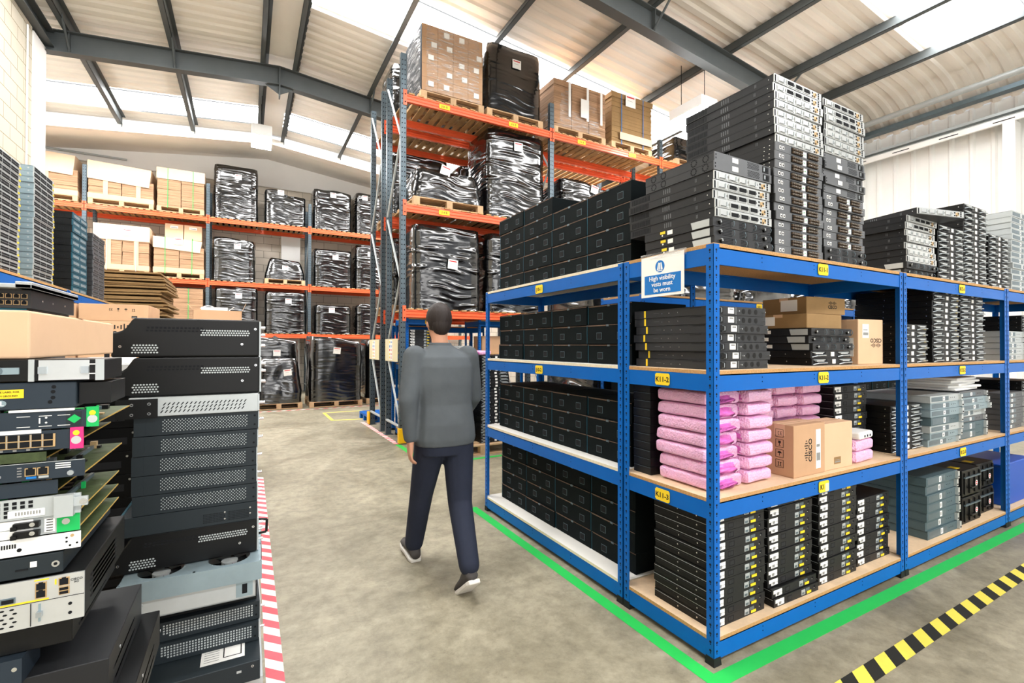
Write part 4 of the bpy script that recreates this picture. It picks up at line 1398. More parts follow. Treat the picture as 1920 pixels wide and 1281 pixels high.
black_load('black wrapped load mostly behind the grey rack uprights, top beam', 3.6, YB, 5.12, 1.1, 1.0, 1.35, pal=False, lab=(-.25, .85), slump=.1)
# middle level (z 3.33)
sheets_load('cardboard pallet load with red-lined label, middle beam', -2.88, YB, 3.33, 1.15, 1.0, 1.3, 2, .4, lab=(.1, 1.12))
sheets_load('cardboard pallet load with two cartons on it, middle beam', -1.64, YB, 3.33, 1.15, 1.0, 1.1, 2, .24, flap=1, base=True, tape=False, straps='green', lab=(-.02, 1.0))
carton('pale upright carton on the cardboard load, left of two', (-2.0, YB + .3, 3.33 + 1.112), 0, .42, .4, .42, m='cardlight', stick=[('-y', .12, .3, .3, .37, 'label')])
carton('pale upright carton on the cardboard load, right of two', (-1.56, YB + .3, 3.33 + 1.112), 0, .42, .4, .42, m='cardlight', stick=[('-y', .12, .3, .3, .37, 'label')])
black_load('black wrapped load beside first post, middle beam', -.34, YB, 3.33, 1.08, 1.0, 1.28, pal=False, lab=(.08, .78), slump=.12)
black_load('smallest rounded black wrapped load, middle beam', 1.0, YB, 3.33, 1.1, 1.0, .78, lab=(0, .55), taper=.25, slump=.1)
black_load('square black wrapped load right of second post, middle beam', 2.37, YB, 3.33, 1.15, 1.0, 1.16, pal=False, lab=(.05, .8))
black_load('black wrapped load near the rack uprights, middle beam', 3.62, YB, 3.33, 1.15, 1.0, 1.4, pal=False, lab=(-.1, .8))
# low level (z 1.85)
sheets_load('light brown upright cardboard load, low beam', -1.78, YB, 1.85, 1.4, 1.0, 1.2, 2, None, base=False, straps='green', tape=False)
black_load('black wrapped load left of pair on the low beam', -.27, YB, 1.85, 1.1, 1.0, 1.29, pal=False, lab=(.05, .82))
black_load('black wrapped load right of pair on the low beam', 1.03, YB, 1.85, 1.15, 1.0, 1.24, pal=False, lab=(.05, .78))
black_load('black wrapped load with domed top on the low beam', 2.38, YB, 1.85, 1.1, 1.0, .92, pal=False, lab=(-.05, .8), slump=.05)
black_load('black wrapped load partly behind the uprights, low beam', 3.62, YB, 1.85, 1.1, 1.0, 1.1, pal=False, lab=None, slump=.3)
black_load('black wrapped load in floor shade under the back rack', .3, YB, 0, 1.15, 1.0, 1.5, lab=None)
black_load('second black wrapped load in floor shade under the back rack', 2.5, YB, 0, 1.15, 1.0, 1.5, lab=None)
# floor loads
black_load('rounded black wrapped load on the floor, pale wooden pallet', .66, 12.35, 0, 1.0, 1.0, 1.14, lab=(.18, .72), m='wrapsoft', taper=.22, tilt=-.12, bulge=.03, group='black wrapped floor loads')
black_load('black wrapped load behind the rounded one, crumpled top', .62, 13.75, 0, 1.15, 1.0, 1.75, lab=(.05, .72), m='wrapsoft', slump=.25, peak=.12, bulge=.03, group='black wrapped floor loads')
black_load('large black wrapped floor load with crumpled film on top', 1.92, 12.3, 0, 1.22, 1.1, 1.80, lab=(0, .74), m='wrapsoft', slump=.3, bulge=.03, tilt=.08, group='black wrapped floor loads')
black_load('black wrapped floor load half hidden by the tall rack', 3.25, 12.5, 0, 1.15, 1.0, 1.6, lab=None, m='wrapsoft', group='black wrapped floor loads')
# ---- tall rack front
YF = 7.30
r = empty('wrapped_carton_load', (2.93, YF, 5.404), 0, 'pallet of cartons in clear film, highest at the rack end', 'pallet load', 'pallet loads on the tall rack')
pallet_mb(1.1, .95).build('pallet', r)
random.seed(5)
for k in range(5):
    for i in range(4):
        mb = MB(); x0 = -.53 + i * .265; z0 = PH + .02 + k * .212
        mb.box(x0 + .003, .02, z0, x0 + .262, .9, z0 + .209, M['card'])
        mb.box(x0 + .262, .021, z0, x0 + .2645, .9, z0 + .209, M['carddark'])
        mb.box(x0 - .003, .03, z0, x0 + .003, .9, z0 + .212, M['hole'])
        if (k + 2 * i) % 3 != 1: mb.box(x0 + .1 + .05 * (k % 2), .0, z0 + .07, x0 + .19 + .05 * (k % 2), .02, z0 + .15, M['label'])
        mb.build('carton', r)
film_shell(1.09, .92, 1.1, 77, M['clear'], PH, 0, 0, bulge=.02, skirt=.02).build('clear_film', r)
black_load('tall black wrapped load second on the rack top', 4.10, YF, 5.40, 1.12, .95, 1.26, lab=(.0, .78), m='wrapsoft', group='pallet loads on the tall rack')
r = sheets_load('film-wrapped brown cardboard load with white tape strips', 5.50, YF, 5.40, 1.22, .9, 1.02, 3, None, base=False, straps=None, m='cardedge', group='pallet loads on the tall rack', tape=False)
film_shell(1.2, .9, .88, 78, M['clear'], PH, .05, .05, bulge=.02).build('clear_film', r)
mb = MB()
for x in (-.3, .12, .45): mb.box(x, -.035, .35, x + .05, -.03, 1.0, M['label'])
mb.box(-.02, -.04, .4, .17, -.033, .75, M['label']); mb.build('white_tape', r)
r = sheets_load('brown cardboard load tied with blue strap on rack top', 6.80, YF, 5.40, 1.08, .95, 1.12, 1, .1, base=False, straps='signblue', m='carddark', capcol='carddark', group='pallet loads on the tall rack', tape=False)
MB().box(-.35, -.03, .2, .5, -.02, .34, M['cardcap']).build('pale_board', r); doc_label(r, -.08, 1.0, .26, 0, -.034)
black_load('small black wrapped bundle far along the rack top', 8.5, YF, 5.40, .9, .9, .7, lab=None, slump=.3, group='pallet loads on the tall rack')
black_load('slumped black wrapped load low on its pallet', 2.87, YF, 3.70, 1.2, .95, .76, lab=(-.05, .8), slump=.3, taper=.15, group='pallet loads on the tall rack', peak=.06, tilt=.25, bulge=.04)
black_load('big square black wrapped load under the top beam', 4.15, YF + .02, 3.70, 1.18, .95, 1.52, pal=False, lab=(.0, .84), group='pallet loads on the tall rack', bulge=.02)
black_load('black wrapped load behind the black cases, second bay', 5.7, YF, 3.70, 1.2, .95, .95, lab=(.1, .8), group='pallet loads on the tall rack', slump=.15, tilt=.2)
black_load('black wrapped load lowest at the rack end', 2.86, YF, 2.07, 1.18, .95, 1.34, lab=(.05, .55), pal=False, group='pallet loads on the tall rack', bulge=.02, tilt=.08)
black_load('black wrapped load beside it, partly behind black cases', 4.12, YF, 2.07, 1.1, .95, 1.34, lab=None, pal=False, group='pallet loads on the tall rack')
# rear run
for (x, z, h, t) in ((2.8, 5.40, 1.1, 'top'), (2.75, 3.70, 1.2, 'middle'), (2.75, 2.07, 1.3, 'low'), (4.1, 3.70, 1.2, 'inner middle'), (4.1, 5.40, .8, 'inner top')):
    black_load('black wrapped load in the rear run, ' + t + ' beam', x, 8.40 + .04, z, 1.15, .9, h, lab=None, group='loads in the rear run of the tall rack')
for i in range(5):  # unseen loads added so the shelving gaps look dark, not white
    black_load('added black wrapped load darkening gaps behind the shelving rows, ' + ('nearest', 'second', 'third', 'fourth', 'farthest')[i] + ' of five', 3.9 + 1.3 * i, 4.15, 0, 1.15, 1.0, 2.28, lab=None, group='added dark backdrop loads behind the shelving')
# ---- left low cardboard heap beyond the left shelving
r = empty('flattened_cardboard', (-1.55, 8.2, 0), 0, 'untidy heap of flattened cardboard behind the left shelving', 'flattened cardboard')
MB().box(-.55, 0, 0, .55, .9, 1.65, M['black']).build('crate', r)
mb = MB(); random.seed(3)
for i in range(26):
    z = 1.652 + i * .032; j = random.uniform(-.05, .05); s = .62 - .1 * random.random()
    mb.hexa([(-s, -.06 + j, z), (s * .95, -.04, z + (.02 if i % 3 else 0)), (s, .95, z), (-s, .9, z), (-s, -.06 + j, z + .02), (s * .95, -.04, z + .022 + (.02 if i % 3 else 0)), (s, .95, z + .02), (-s, .9, z + .02)], M['carddark'])
mb.build('cardboard_sheets', r)
# ---- gear pallet under the tall rack end
r = empty('wooden_pallet', (2.85, 5.95, 0), 0, 'wooden pallet carrying stacked gear near the yellow guard', 'pallet')
pallet_mb(1.2, 1.15).build('boards', r)
gq = 'gear piled on the wooden pallet'
for i, (x, n_) in enumerate(((2.28, 28), (2.86, 27))):
    pile([(DEN, h1, 'dark server')] * n_, x, 6.15 - .08 * i, PH + .001, ('left' if i == 0 else 'right') + ' pile on wooden pallet', gq, cat='server', jit=.008)
pile([(DEN, h1, 'dark server')] * 8, 2.28, 6.69, PH + .001, 'rear pile on wooden pallet', gq, cat='server')
pile([(SIL, h1, 'mixed network card')] * 2, 2.3, 6.12, PH + .001 + 28 * .0451, 'loose gear on pallet pile', gq, jit=.02)
PB[0].place((2.95, 6.35, PH + .002 + 27 * .0451), rad(20), 'pink bubble-wrapped bag lying on the pallet gear pile', 'pink parcel on the pallet gear', 'parcel')
random.seed(9)
carton('grey plastic-looking box on blue shelving under the rack', (3.55, 7.5, 1.3606), 0, .5, .35, .3, m='card')
for x, z, n_, sh in ((2.24, 1.2006, 12, 'upper'), (2.24, .6006, 10, 'middle'), (2.24, .1306, 8, 'bottom')):
    pile([(SHO, .0455, 'black unit')] * n_, x + .03, 7.50, z, sh + ' shelf under orange rack', 'black units under the orange rack', cat='server')
pallet_b = pallet_mb(.5, .8, True)
tag(pallet_b.build('plastic_pallet', loc=(2.3, 9.45, 0)), 'blue pallet on the floor past the tall rack', 'pallet')
# ============================================================ LEFT FOREGROUND
gl2 = 'tower of network gear in the left foreground'
def perf(mb, x0, x1, z0, z1, dx, dz, r, m, y=0, stag=True, sx=1.0, n=6, slant=0):
    k = 0; z = z0
    while z <= z1:
        x = x0 + (dx / 2 if stag and k % 2 else 0)
        while x <= x1:
            mb.disc((x, y, z), r, '-y', m, n, .0005, sx); x += dx
        z += dz; k += 1

def screws(mb, pts, y=0, r=.0045):
    for x, z in pts:
        mb.disc((x, y, z), r, '-y', M['screw'], 10, .0015); mb.disc((x, y - .0015, z), r * .5, '-y', M['hole'], 6, .0003)

def router3u(h=.146, w=.46, d=.44, handle=False):
    r = empty('router')
    mb = MB()
    pr = [(0, 0), (w, 0), (w, h), (.15 * w, h), (.128 * w, .95 * h), (.108 * w, .84 * h), (.09 * w, .74 * h), (.065 * w, .67 * h), (.035 * w, .635 * h), (0, .62 * h)]
    mb.prism(pr, 'y', 0, d, M['black']); mb.build('chassis', r, bevel=.006, seg=2)
    v = MB()
    perf(v, .58 * w, .93 * w, .58 * h, .72 * h, .0085, .0085, .0032, M['palegrey'], -.0003, sx=1.1)  # pale dots paint the lit metal inside, seen through the holes
    v.build('side_vent', r)
    v = MB()
    perf(v, .13 * w, .29 * w, .12 * h, .36 * h, .009, .0088, .0032, M['palegrey'], -.0003, sx=1.1)  # light grey again paints the lit inside of the holes
    v.build('corner_vent', r)
    v = MB()
    for k in range(14): v.box(.22 * w + k * .0125, -.0008, .73 * h, .22 * w + k * .0125 + .008, 0, .78 * h, M['hole'])
    for k in range(15): v.box(.215 * w + k * .0125, -.0008, .66 * h, .215 * w + k * .0125 + .008, 0, .70 * h, M['hole'])
    v.build('upper_vent', r)
    s = MB(); screws(s, ((.055 * w, .27 * h), (.87 * w, .34 * h), (.97 * w, .76 * h))); s.build('screw', r)
    s = MB(); s.box(w, .01, .002, w + .006, d, h - .004, M['palegrey'])
    for z in (.3 * h, .6 * h, .8 * h): s.cyl((w + .006, .03, z), (w + .022, .03, z), .006, M['screw'], 8)
    s.build('port_panel', r)
    if handle:
        MB().tube([(w + .004, .05, .4 * h), (w + .035, .05, .42 * h), (w + .037, .05, .8 * h), (w + .004, .05, .84 * h)], .005, M['black'], 8).build('handle', r)
    return r

def perf_unit(h, m='slate', square=False):
    r = empty('perforated_switch'); w, d = .392, .42
    mb = MB(); mb.box(0, 0, 0, w, d, h - .001, M[m]); mb.box(-.0006, -.0008, 0, .035, .0, h - .001, M[m]); mb.build('chassis', r, bevel=.002)
    v = MB()
    if square:
        for i in range(31):
            for j in range(5):
                if i < 2 and j < 1: continue
                x, z = .08 + i * .0094, .016 + j * .0092
                v.box(x, -.0006, z, x + .0055, 0, z + .0055, M['palegrey'])  # pale squares paint lit metal behind the perforations
    else: perf(v, .085, .355, .2 * h, .82 * h, .0105, .0058, .0021, M['palegrey'], -.0002)  # pale dots stand for lit metal inside, painted as colour
    v.build('side_vent', r)
    s = MB()
    for z in (.25 * h, .75 * h): s.disc((w - .012, 0, z), .004, '-y', M['hole'], 8)
    s.disc((.016, 0, .5 * h), .0025, '-y', M['hole'], 6); s.build('mounting_hole', r)
    s = MB(); s.box(w, .01, .003, w + .004, d, h - .004, M['palegrey']); s.cyl((w + .004, .03, .5 * h), (w + .02, .03, .5 * h), .005, M['screw'], 8); s.build('port_panel', r)
    return r

X2, Y2 = -.417, 2.15
z = PH + .001
r = empty('wooden_pallet', (-.18, 2.06, 0), 0, 'wooden pallet under the left foreground gear tower', 'pallet'); pallet_mb(.44, .5).build('boards', r)
# big flat unit with paper label, on a silver base unit
r = empty('silver_server', (-.40, 2.02, z), 0, 'silver base unit at the foot of the gear tower', 'server', gl2)
MB().box(0, 0, 0, .46, .56, .13, M['palegrey']).build('chassis', r, bevel=.002)
s = MB(); screws(s, ((.3, .03), (.42, .03)), 0); s.build('screw', r)
r = empty('flat_switch', (-.375, 2.0, z + .131), 0, 'wide dark flat unit with white paper label on its lid', 'network switch', gl2)
MB().box(0, 0, 0, .425, .56, .072, M['slate']).build('chassis', r, bevel=.002)
mb = MB(); mb.box(.235, .05, .072, .375, .17, .0728, M['label']); mb.box(.305, .07, .0728, .365, .15, .0732, M['print']); mb.box(.309, .074, .0732, .361, .146, .0735, M['label'])
for i in range(6): mb.box(.245, .065 + i * .015, .0728, .292, .068 + i * .015, .0731, M['greyprint'])
mb.build('paper_label', r)
mb = MB(); mb.box(-.004, 0, .0, 0, .56, .0715, M['teal']); mb.build('teal_bezel', r)
s = MB(); screws(s, ((.1, .05), (.28, .02), (.4, .055))); s.box(.19, -.0006, .03, .21, 0, .036, M['hole']); s.box(.35, -.0006, .042, .365, 0, .05, M['palegrey']); s.build('screw', r)
z = .3435
for i in range(2):
    h = .070
    PU = Proto(perf_unit(h, 'slate', True)) if i == 0 else PU
    PU.place((-.345 + .004 * i, Y2 - .012 + .012 * i, z), rad(1.5 * i - .6), ('lower' if i == 0 else 'upper') + ' of two slate units with square side perforations', gl2, 'network switch'); z += h + .001
r = empty('vented_switch', (-.36, Y2 + .03, z), 0, 'dim black unit under the two silver trays', 'network switch', gl2)
mb = MB(); mb.box(0, 0, 0, .40, .42, .058, M['black'])
for a, b in ((.12, .2), (.26, .34)):
    x = a
    while x < b: mb.box(x, -.0008, .024, x + .006, 0, .036, M['hole']); x += .01
mb.build('chassis', r); z += .059
r = empty('metal_tray', (-.405, Y2 - .075, z), rad(-.5), 'lower silver sheet-metal tray in the gear tower', 'metal tray', gl2)
mb = MB(); mb.box(0, 0, 0, .44, .45, .004, M['palegrey']); mb.box(0, 0, 0, .44, .002, .066, M['palegrey']); mb.box(0, 0, .0, .002, .45, .066, M['palegrey']); mb.box(.438, 0, 0, .44, .45, .066, M['palegrey']); mb.build('tray', r)
mb = MB(); mb.box(.375, -.0015, .008, .43, 0, .064, M['bluesilver']); mb.box(.395, -.0022, .02, .412, -.0015, .055, M['hole']); mb.build('latch', r)
r = empty('fan_tray', (-.38, Y2 - .085, z + .0665), rad(-1.0), 'silver fan tray with two round fans showing on top', 'fan tray', gl2)
h = .064
mb = MB(); mb.box(0, 0, 0, .435, .002, h + .004, M['bluesilver']); mb.box(0, .002, h - .002, .435, .40, h, M['bluesilver']) if 0 else None
# top plate with two round openings
def plate_hole(mb, x0, x1, y0, y1, cx, cy, rr, z, m, n=32):
    vs = []; sq = []
    for i in range(n):
        a = 2 * PI * i / n; c, s = math.cos(a), math.sin(a)
        vs.append((cx + rr * c, cy + rr * s, z))
        t = min(((x1 - cx) / c if c > 1e-6 else (x0 - cx) / c if c < -1e-6 else 9), ((y1 - cy) / s if s > 1e-6 else (y0 - cy) / s if s < -1e-6 else 9))
        sq.append((cx + t * c, cy + t * s, z))
    mb.add(vs + sq, [(i, n + i, n + (i + 1) % n, (i + 1) % n) for i in range(n)], m)
for k in range(2): plate_hole(mb, .0 + k * .2175, .2175 + k * .2175, .002, .2, .11 + k * .215, .1, .07, h, M['bluesilver'])
mb.box(0, .2, h - .002, .435, .4, h, M['bluesilver']); mb.box(0, .002, 0, .435, .4, .003, M['bluesilver']); mb.box(0, .002, 0, .002, .4, h, M['bluesilver']); mb.box(.433, .002, 0, .435, .4, h, M['bluesilver'])
mb.build('housing', r)
for k in range(2):
    f = MB(); cx, cy = .11 + k * .215, .1
    f.cyl((cx, cy, .01), (cx, cy, h - .01), .028, M['palegrey'], 16)
    f.cyl((cx, cy, .003), (cx, cy, .008), .068, M['black'], 24)
    for b in range(7):
        a = b * 2 * PI / 7; u, v = math.cos(a), math.sin(a); p, q = math.cos(a + .6), math.sin(a + .6)
        f.add([(cx + .026 * u, cy + .026 * v, .02), (cx + .066 * u, cy + .066 * v, .02), (cx + .066 * p, cy + .066 * q, .05), (cx + .026 * p, cy + .026 * q, .05)], [(0, 1, 2, 3), (3, 2, 1, 0)], M['black'])
    f.tube([(cx + .01, cy - .03, .045), (cx + .05, cy - .02, .05), (cx + .07, cy + .02, .045)], .002, M['red'], 5)
    f.build('fan', r)
z = .677
R3 = Proto(router3u(.132, handle=True))
R3.place((-.42, Y2 + .01, z), rad(.6), 'black tall router with loop handle low in the gear tower', gl2, 'router'); z = .810
r = empty('slate_switch', (-.385, Y2 + .0, z), 0, 'wide slate switch with teal front edge in the gear tower', 'network switch', gl2)
h = .071
MB().box(0, 0, 0, .425, .42, h, M['slate']).build('chassis', r, bevel=.002)
MB().box(-.008, -.001, 0, 0, .42, h, M['teal']).build('teal_bezel', r)
v = MB()
for i in range(16):
    for j in range(6): v.box(.245 + i * .0045, -.0006, .012 + j * .006, .2475 + i * .0045, 0, .0155 + j * .006, M['hole']); v.box(.325 + i * .0045, -.0006, .012 + j * .006, .3275 + i * .0045, 0, .0155 + j * .006, M['hole'])
v.build('side_vent', r); s = MB(); screws(s, ((.315, .045), (.315, .02), (.4, .05), (.4, .028)), r=.003); s.build('screw', r)
z = .883
h = .070
PP = Proto(perf_unit(h))
for i in range(5):
    PP.place((-.355 + (.004 if i == 4 else random.uniform(-.002, .002)), Y2 + random.uniform(-.003, .003), z), rad(random.uniform(-.3, .3)), 'slate switch with fine side perforations, ' + rank(i, 5, 'run of five'), gl2, 'network switch'); z += h + .0008
r = empty('grey_router', (-.395, Y2 - .01, z), rad(-.3), 'light grey router with slanted side slots and black rack ear', 'router', gl2)
h = .069
MB().box(.03, 0, 0, .435, .42, h, M['palegrey']).build('chassis', r, bevel=.002)
v = MB()
for i in range(20):
    for j in range(3):
        x = .125 + i * .0135 + j * .0 ; zz = .012 + j * .0135
        v.hexa([(x - .004 + .004 * j, -.0008, zz), (x + .0 + .004 * j, -.0008, zz), (x + .0 + .004 * j, 0, zz), (x - .004 + .004 * j, 0, zz), (x + .003 + .004 * j, -.0008, zz + .0095), (x + .007 + .004 * j, -.0008, zz + .0095), (x + .007 + .004 * j, 0, zz + .0095), (x + .003 + .004 * j, 0, zz + .0095)], M['hole'])
v.build('side_vent', r)
e = MB(); e.box(.0, -.006, -.004, .115, -.001, h - .004, M['black']); e.box(-.006, -.006, -.008, .0, .03, h - .006, M['black']); screws(e, ((.04, .045), (.09, .047), (.04, .01), (.09, .012)), -.006, .0055); e.build('rack_ear', r)
s = MB(); s.box(.435, .01, .002, .44, .4, h - .004, M['palegrey']); s.cyl((.44, .04, .03), (.46, .04, .03), .006, M['screw'], 8); s.build('port_panel', r)
z += h + .001
z = 1.3085
RT = Proto(router3u(.142))
RT.place((-.415, Y2 + .005, z), 0, 'second black router with curved front notch, just below the top one', gl2, 'router'); z += .1425
RT.place((-.417, Y2, z), rad(.3), 'topmost black router with curved front notch on the gear tower', gl2, 'router')

# ------------------------------------------------------------ leftmost pile of cards and units, front at y = 1.2
gl3 = 'leftmost pile of units and circuit cards'
Y1 = 1.20
r = empty('wooden_pallet', (-.5, 1.1, 0), 0, 'wooden pallet under the leftmost pile of gear', 'pallet'); pallet_mb(.7, .8).build('boards', r)
def unit(name, label, xr, z, h, m, cat='network unit', w=.46, d=.34, y=0, side=None, rot=0):
    r = empty(name, (xr - w, Y1 + y, z), rot, label, cat, gl3)
    mb = MB(); mb.box(0, 0, 0, w, d, h, M[m])
    mb.build('chassis', r, bevel=.0015)
    if side:
        v = MB()
        for i in range(14):
            for j in range(side): v.box(w, .04 + i * .014, h * .2 + j * h * .6 / side, w + .0006, .068 + i * .014, h * .2 + j * h * .6 / side + .004, M['hole'])
        v.build('side_vent', r)
    return r
def onf(r, fn, name, *a):
    mb = MB(); fn(mb, *a); return mb.build(name, r)
z = PH + .001
for i in range(8):
    xr = (-.24, -.25, -.23, -.26, -.22, -.24, -.2, -.235)[i]
    r = unit('dark_switch', 'dark unit low in the leftmost pile, ' + rank(i, 8, 'its base'), xr, z, .0915, 'charcoal' if i % 2 else 'black', side=2, y=(.02, 0, .03, .01, .04, 0, .05, .02)[i])
    s = MB(); s.disc((.46, .1, .06), .004, '+x', M['screw'], 8); s.disc((.46, .35, .03), .004, '+x', M['screw'], 8); s.build('screw', r)
    z += .0923
# z is now ~.877
r = unit('silver_module', 'small silver module with dark plastic end under the silver router', -.395, z, .048, 'palegrey', 'module', d=.3); z += .049
mb = MB(); mb.box(.46, 0, 0, .50, .09, .0475, M['slateblue']); mb.disc((.49, .0, .03), .004, '-y', M['screw'], 8); mb.build('plastic_end', r)
r = unit('dark_switch', 'thin black unit just under the silver router', -.29, z, .052, 'black', side=2, y=.02); z += .053
# silver router, two units high
h = .086
r = unit('silver_router', 'silver router with yellow-outlined ports in the leftmost pile', -.268, z, h, 'black', 'router', side=5)
f = MB(); f.box(0, -.004, 0, .46, 0, h, M['silver']); f.box(0, -.0045, .044, .46, -.004, .045, M['hole']); f.build('front_panel', r)
def rj(mb, x, z, w=.0125, hh=.0115, y=-.004):
    mb.box(x - .0015, y - .002, z - .0015, x + w + .0015, y, z + hh + .0015, M['gold']); mb.box(x, y - .0026, z, x + w, y - .0018, z + hh, M['hole']); mb.box(x + w * .25, y - .0026, z + hh, x + w * .75, y - .0018, z + hh + .002, M['hole'])
f = MB()
for x in (.31, .39, .425):
    if x != .425: rj(f, x + .003, .052); rj(f, x + .003, .066)
    else: rj(f, x - .0, .068); f.box(x - .001, -.006, .05, x + .014, -.004, .064, M['gold']); f.box(x, -.0066, .051, x + .0125, -.006, .056, M['hole']); f.box(x, -.0066, .058, x + .0125, -.006, .063, M['hole'])
f.box(.345, -.006, .05, .365, -.004, .06, M['zincblue']); f.box(.347, -.0066, .051, .363, -.006, .058, M['hole']); rj(f, .255, .055); rj(f, .255, .069)
f.build('network_port', r)
f = MB(); f.box(.345, -.0045, .0455, .41, -.004, .0485, M['yellow']); f.box(.39, -.0045, .082, .41, -.004, .0845, M['yellow']); f.box(.418, -.0045, .07, .4205, -.004, .08, M['yellow']); f.build('yellow_marking', r)
text_mesh('CISCO', .006, M['print'], r, face_m(.449, -.0046, .074)); text_mesh('2921', .004, M['print'], r, face_m(.449, -.0046, .069), 'model_lettering')
f = MB()
for i in range(26):
    for j in range(5): f.disc((.04 + i * .0128 + (j % 2) * .004, -.004, .008 + j * .0075), .0018, '-y', M['hole'], 6, .0005, 1.9)
f.build('fan_grille', r)
f = MB(); f.box(.385, -.0055, .002, .386, -.004, .043, M['hole']); f.box(.394, -.012, .018, .402, -.004, .027, M['zinc']); f.box(.396, -.006, .008, .399, -.004, .04, M['bluesilver']); f.disc((.44, -.004, .03), .003, '-y', M['hole'], 8); f.disc((.44, -.004, .013), .003, '-y', M['hole'], 8); f.build('latch', r)
z += h + .004
# dark unit with cross-shaped holes
r = unit('dark_switch', 'dark unit with slotted cut-outs above the silver router', -.30, z, .038, 'slate', side=0, d=.36)
f = MB()
for x, q in ((.31, .012), (.325, .02), (.34, .012), (.355, .02), (.33, .01)): f.hexa([(x, -.0006, q - .004), (x + .005, -.0006, q - .004), (x + .005, 0, q - .004), (x, 0, q - .004), (x + .008, -.0006, q + .006), (x + .013, -.0006, q + .006), (x + .013, 0, q + .006), (x + .008, 0, q + .006)], M['hole'])
f.box(.395, -.001, .014, .412, 0, .017, M['hole']); f.build('slot', r)
f = MB(); f.box(.415, -.0015, .018, .424, 0, .028, M['label']); screws(f, ((.335, -.002 + .004), (.45, .018)), 0, .006); f.build('screw', r)
z += .042
def card(label, xr, z, h, panel, extra, pcb=True, d=.33, y=0, rot=0):
    """plug-in card: face plate, circuit board with parts reaching back"""
    w = .46
    r = empty('circuit_card', (xr - w, Y1 + y, z), rot, label, 'circuit card', gl3)
    f = MB(); f.box(0, 0, 0, w, .003, h, M[panel]); extra(f, w, h); f.build('face_plate', r)
    if pcb:
        b = MB(); b.box(.01, .004, .002, w - .004, d, .0042, M['pcb']); b.box(w - .004, .004, .0018, w - .003, d, .0044, M['pcbedge']); b.build('circuit_board', r)
        random.seed(int(z * 1000)); c = MB()
        for i in range(26):
            x0, y0 = random.uniform(.2, w - .03), random.uniform(.02, d - .05); s = random.uniform(.006, .02); hh = min(h - .004, random.uniform(.003, .018))
            c.box(x0, y0, .0042, x0 + s, y0 + s, .0042 + hh, M[random.choice(['black', 'zinc', 'hole', 'green', 'black', 'gold'])])
        c.box(w - .05, .02, .0042, w - .044, d * .9, .012, M['zincblue'])
        c.build('component', r)
    return r
def x_plain(f, w, h):
    f.box(.31, -.0008, h * .62, .33, 0, h * .8, M['print']); f.disc((.375, 0, h * .35), .0035, '-y', M['hole'], 8)
    for a, b in ((.44, .7), (.44, .45), (.445, .2), (.455, .3)): f.disc((a, 0, h * b), .002, '-y', M['hole'], 6)
    f.disc((.448, 0, h * .8), .003, '-y', M['gold'], 8); f.disc((.25, 0, h * .3), .003, '-y', M['pink'], 8)
    for i in range(12): f.box(.33 + i * .0035, -.0008, h * .5, .332 + i * .0035, 0, h * .75, M['print'])
r = card('plain white blade card with small barcode, lowest of the pale cards', -.275, z, .03, 'white', x_plain); z += .032
def x_blades(f, w, h):
    f.box(0, -.003, 0, w - .065, 0, h * .46, M['white']); f.box(0, -.003, h * .52, w - .065, 0, h, M['white'])
    for q in (0, h * .5):
        f.box(w - .09, -.012, q + .002, w - .055, -.002, q + .012, M['black']); f.box(w - .092, -.016, q + .001, w - .084, -.004, q + .008, M['black']); f.disc((w - .064, -.012, q + .008), .004, '-y', M['screw'], 10)
    f.box(w - .05, -.002, .004, w - .035, 0, h - .003, M['label'])
    for i in range(5): f.box(w - .047, -.0025, .006 + i * .005, w - .038, -.002, .0075 + i * .005, M['print'])
    f.box(w - .033, -.001, 0, w, 0, h, M['green']); f.disc((w - .02, -.001, h * .6), .006, '-y', M['screw'], 10)
card('double white blade card with black latches and green edge', -.277, z, .032, 'palegrey', x_blades, y=.004); z += .034
def x_grid(f, w, h):
    f.box(0, -.002, 0, w, 0, h, M['palegrey'])
    for i in range(38):
        for j in range(4):
            if i > 34 or (i > 31 and j < 2): continue
            f.box(.02 + i * .0108, -.0026, .005 + j * .0075, .026 + i * .0108, -.002, .0105 + j * .0075, M['hole'])
    f.box(.36, -.0032, .004, .41, -.0024, .017, M['label'])
    for i in range(9): f.box(.37 + i * .004, -.0036, .008, .372 + i * .004, -.0032, .014, M['greyprint'])
    f.box(w - .035, -.014, -.002, w - .008, 0, h + .001, M['palegrey']); f.box(w - .008, -.01, h * .4, w + .012, -.004, h * .85, M['palegrey']); f.disc((w + .006, -.01, h * .6), .006, '-y', M['screw'], 12)
card('pale perforated blade card with grey ejector lever', -.275, z, .037, 'palegrey', x_grid); z += .039
def x_mesh(f, w, h):
    for i in range(60):
        for j in range(5): f.box(.02 + i * .006, -.0005, .004 + j * .004, .0235 + i * .006, 0, .0065 + j * .004, M['hole'])
card('dark fine-mesh card under the two-port supervisor card', -.31, z, .026, 'slateblue', x_mesh, y=.006); z += .030
def x_sup(f, w, h):
    f.box(.25, -.003, .009, .345, 0, .013, M['palegrey']); f.box(.253, -.0035, .0098, .335, -.003, .0122, M['hole'])
    rj(f, .378, .010, y=0); rj(f, .395, .010, y=0)
    for i in range(4): f.box(.366, -.0008, .008 + i * .005, .372, 0, .010 + i * .005, M['greyprint'])
    f.box(.378, -.0008, .003, .392, 0, .007, M['signblue']); f.box(.395, -.0008, .003, .409, 0, .007, M['palegrey'])
    for i in range(3): f.box(.418, -.0008, .018 + i * .004, .44, 0, .020 + i * .004, M['label'])
    f.disc((.44, 0, .008), .005, '-y', M['zinc'], 10, .003); f.box(.0, -.001, h - .001, w, .002, h, M['palegrey'])
card('dark supervisor card with two network ports', -.27, z, .032, 'slateblue', x_sup); z += .034
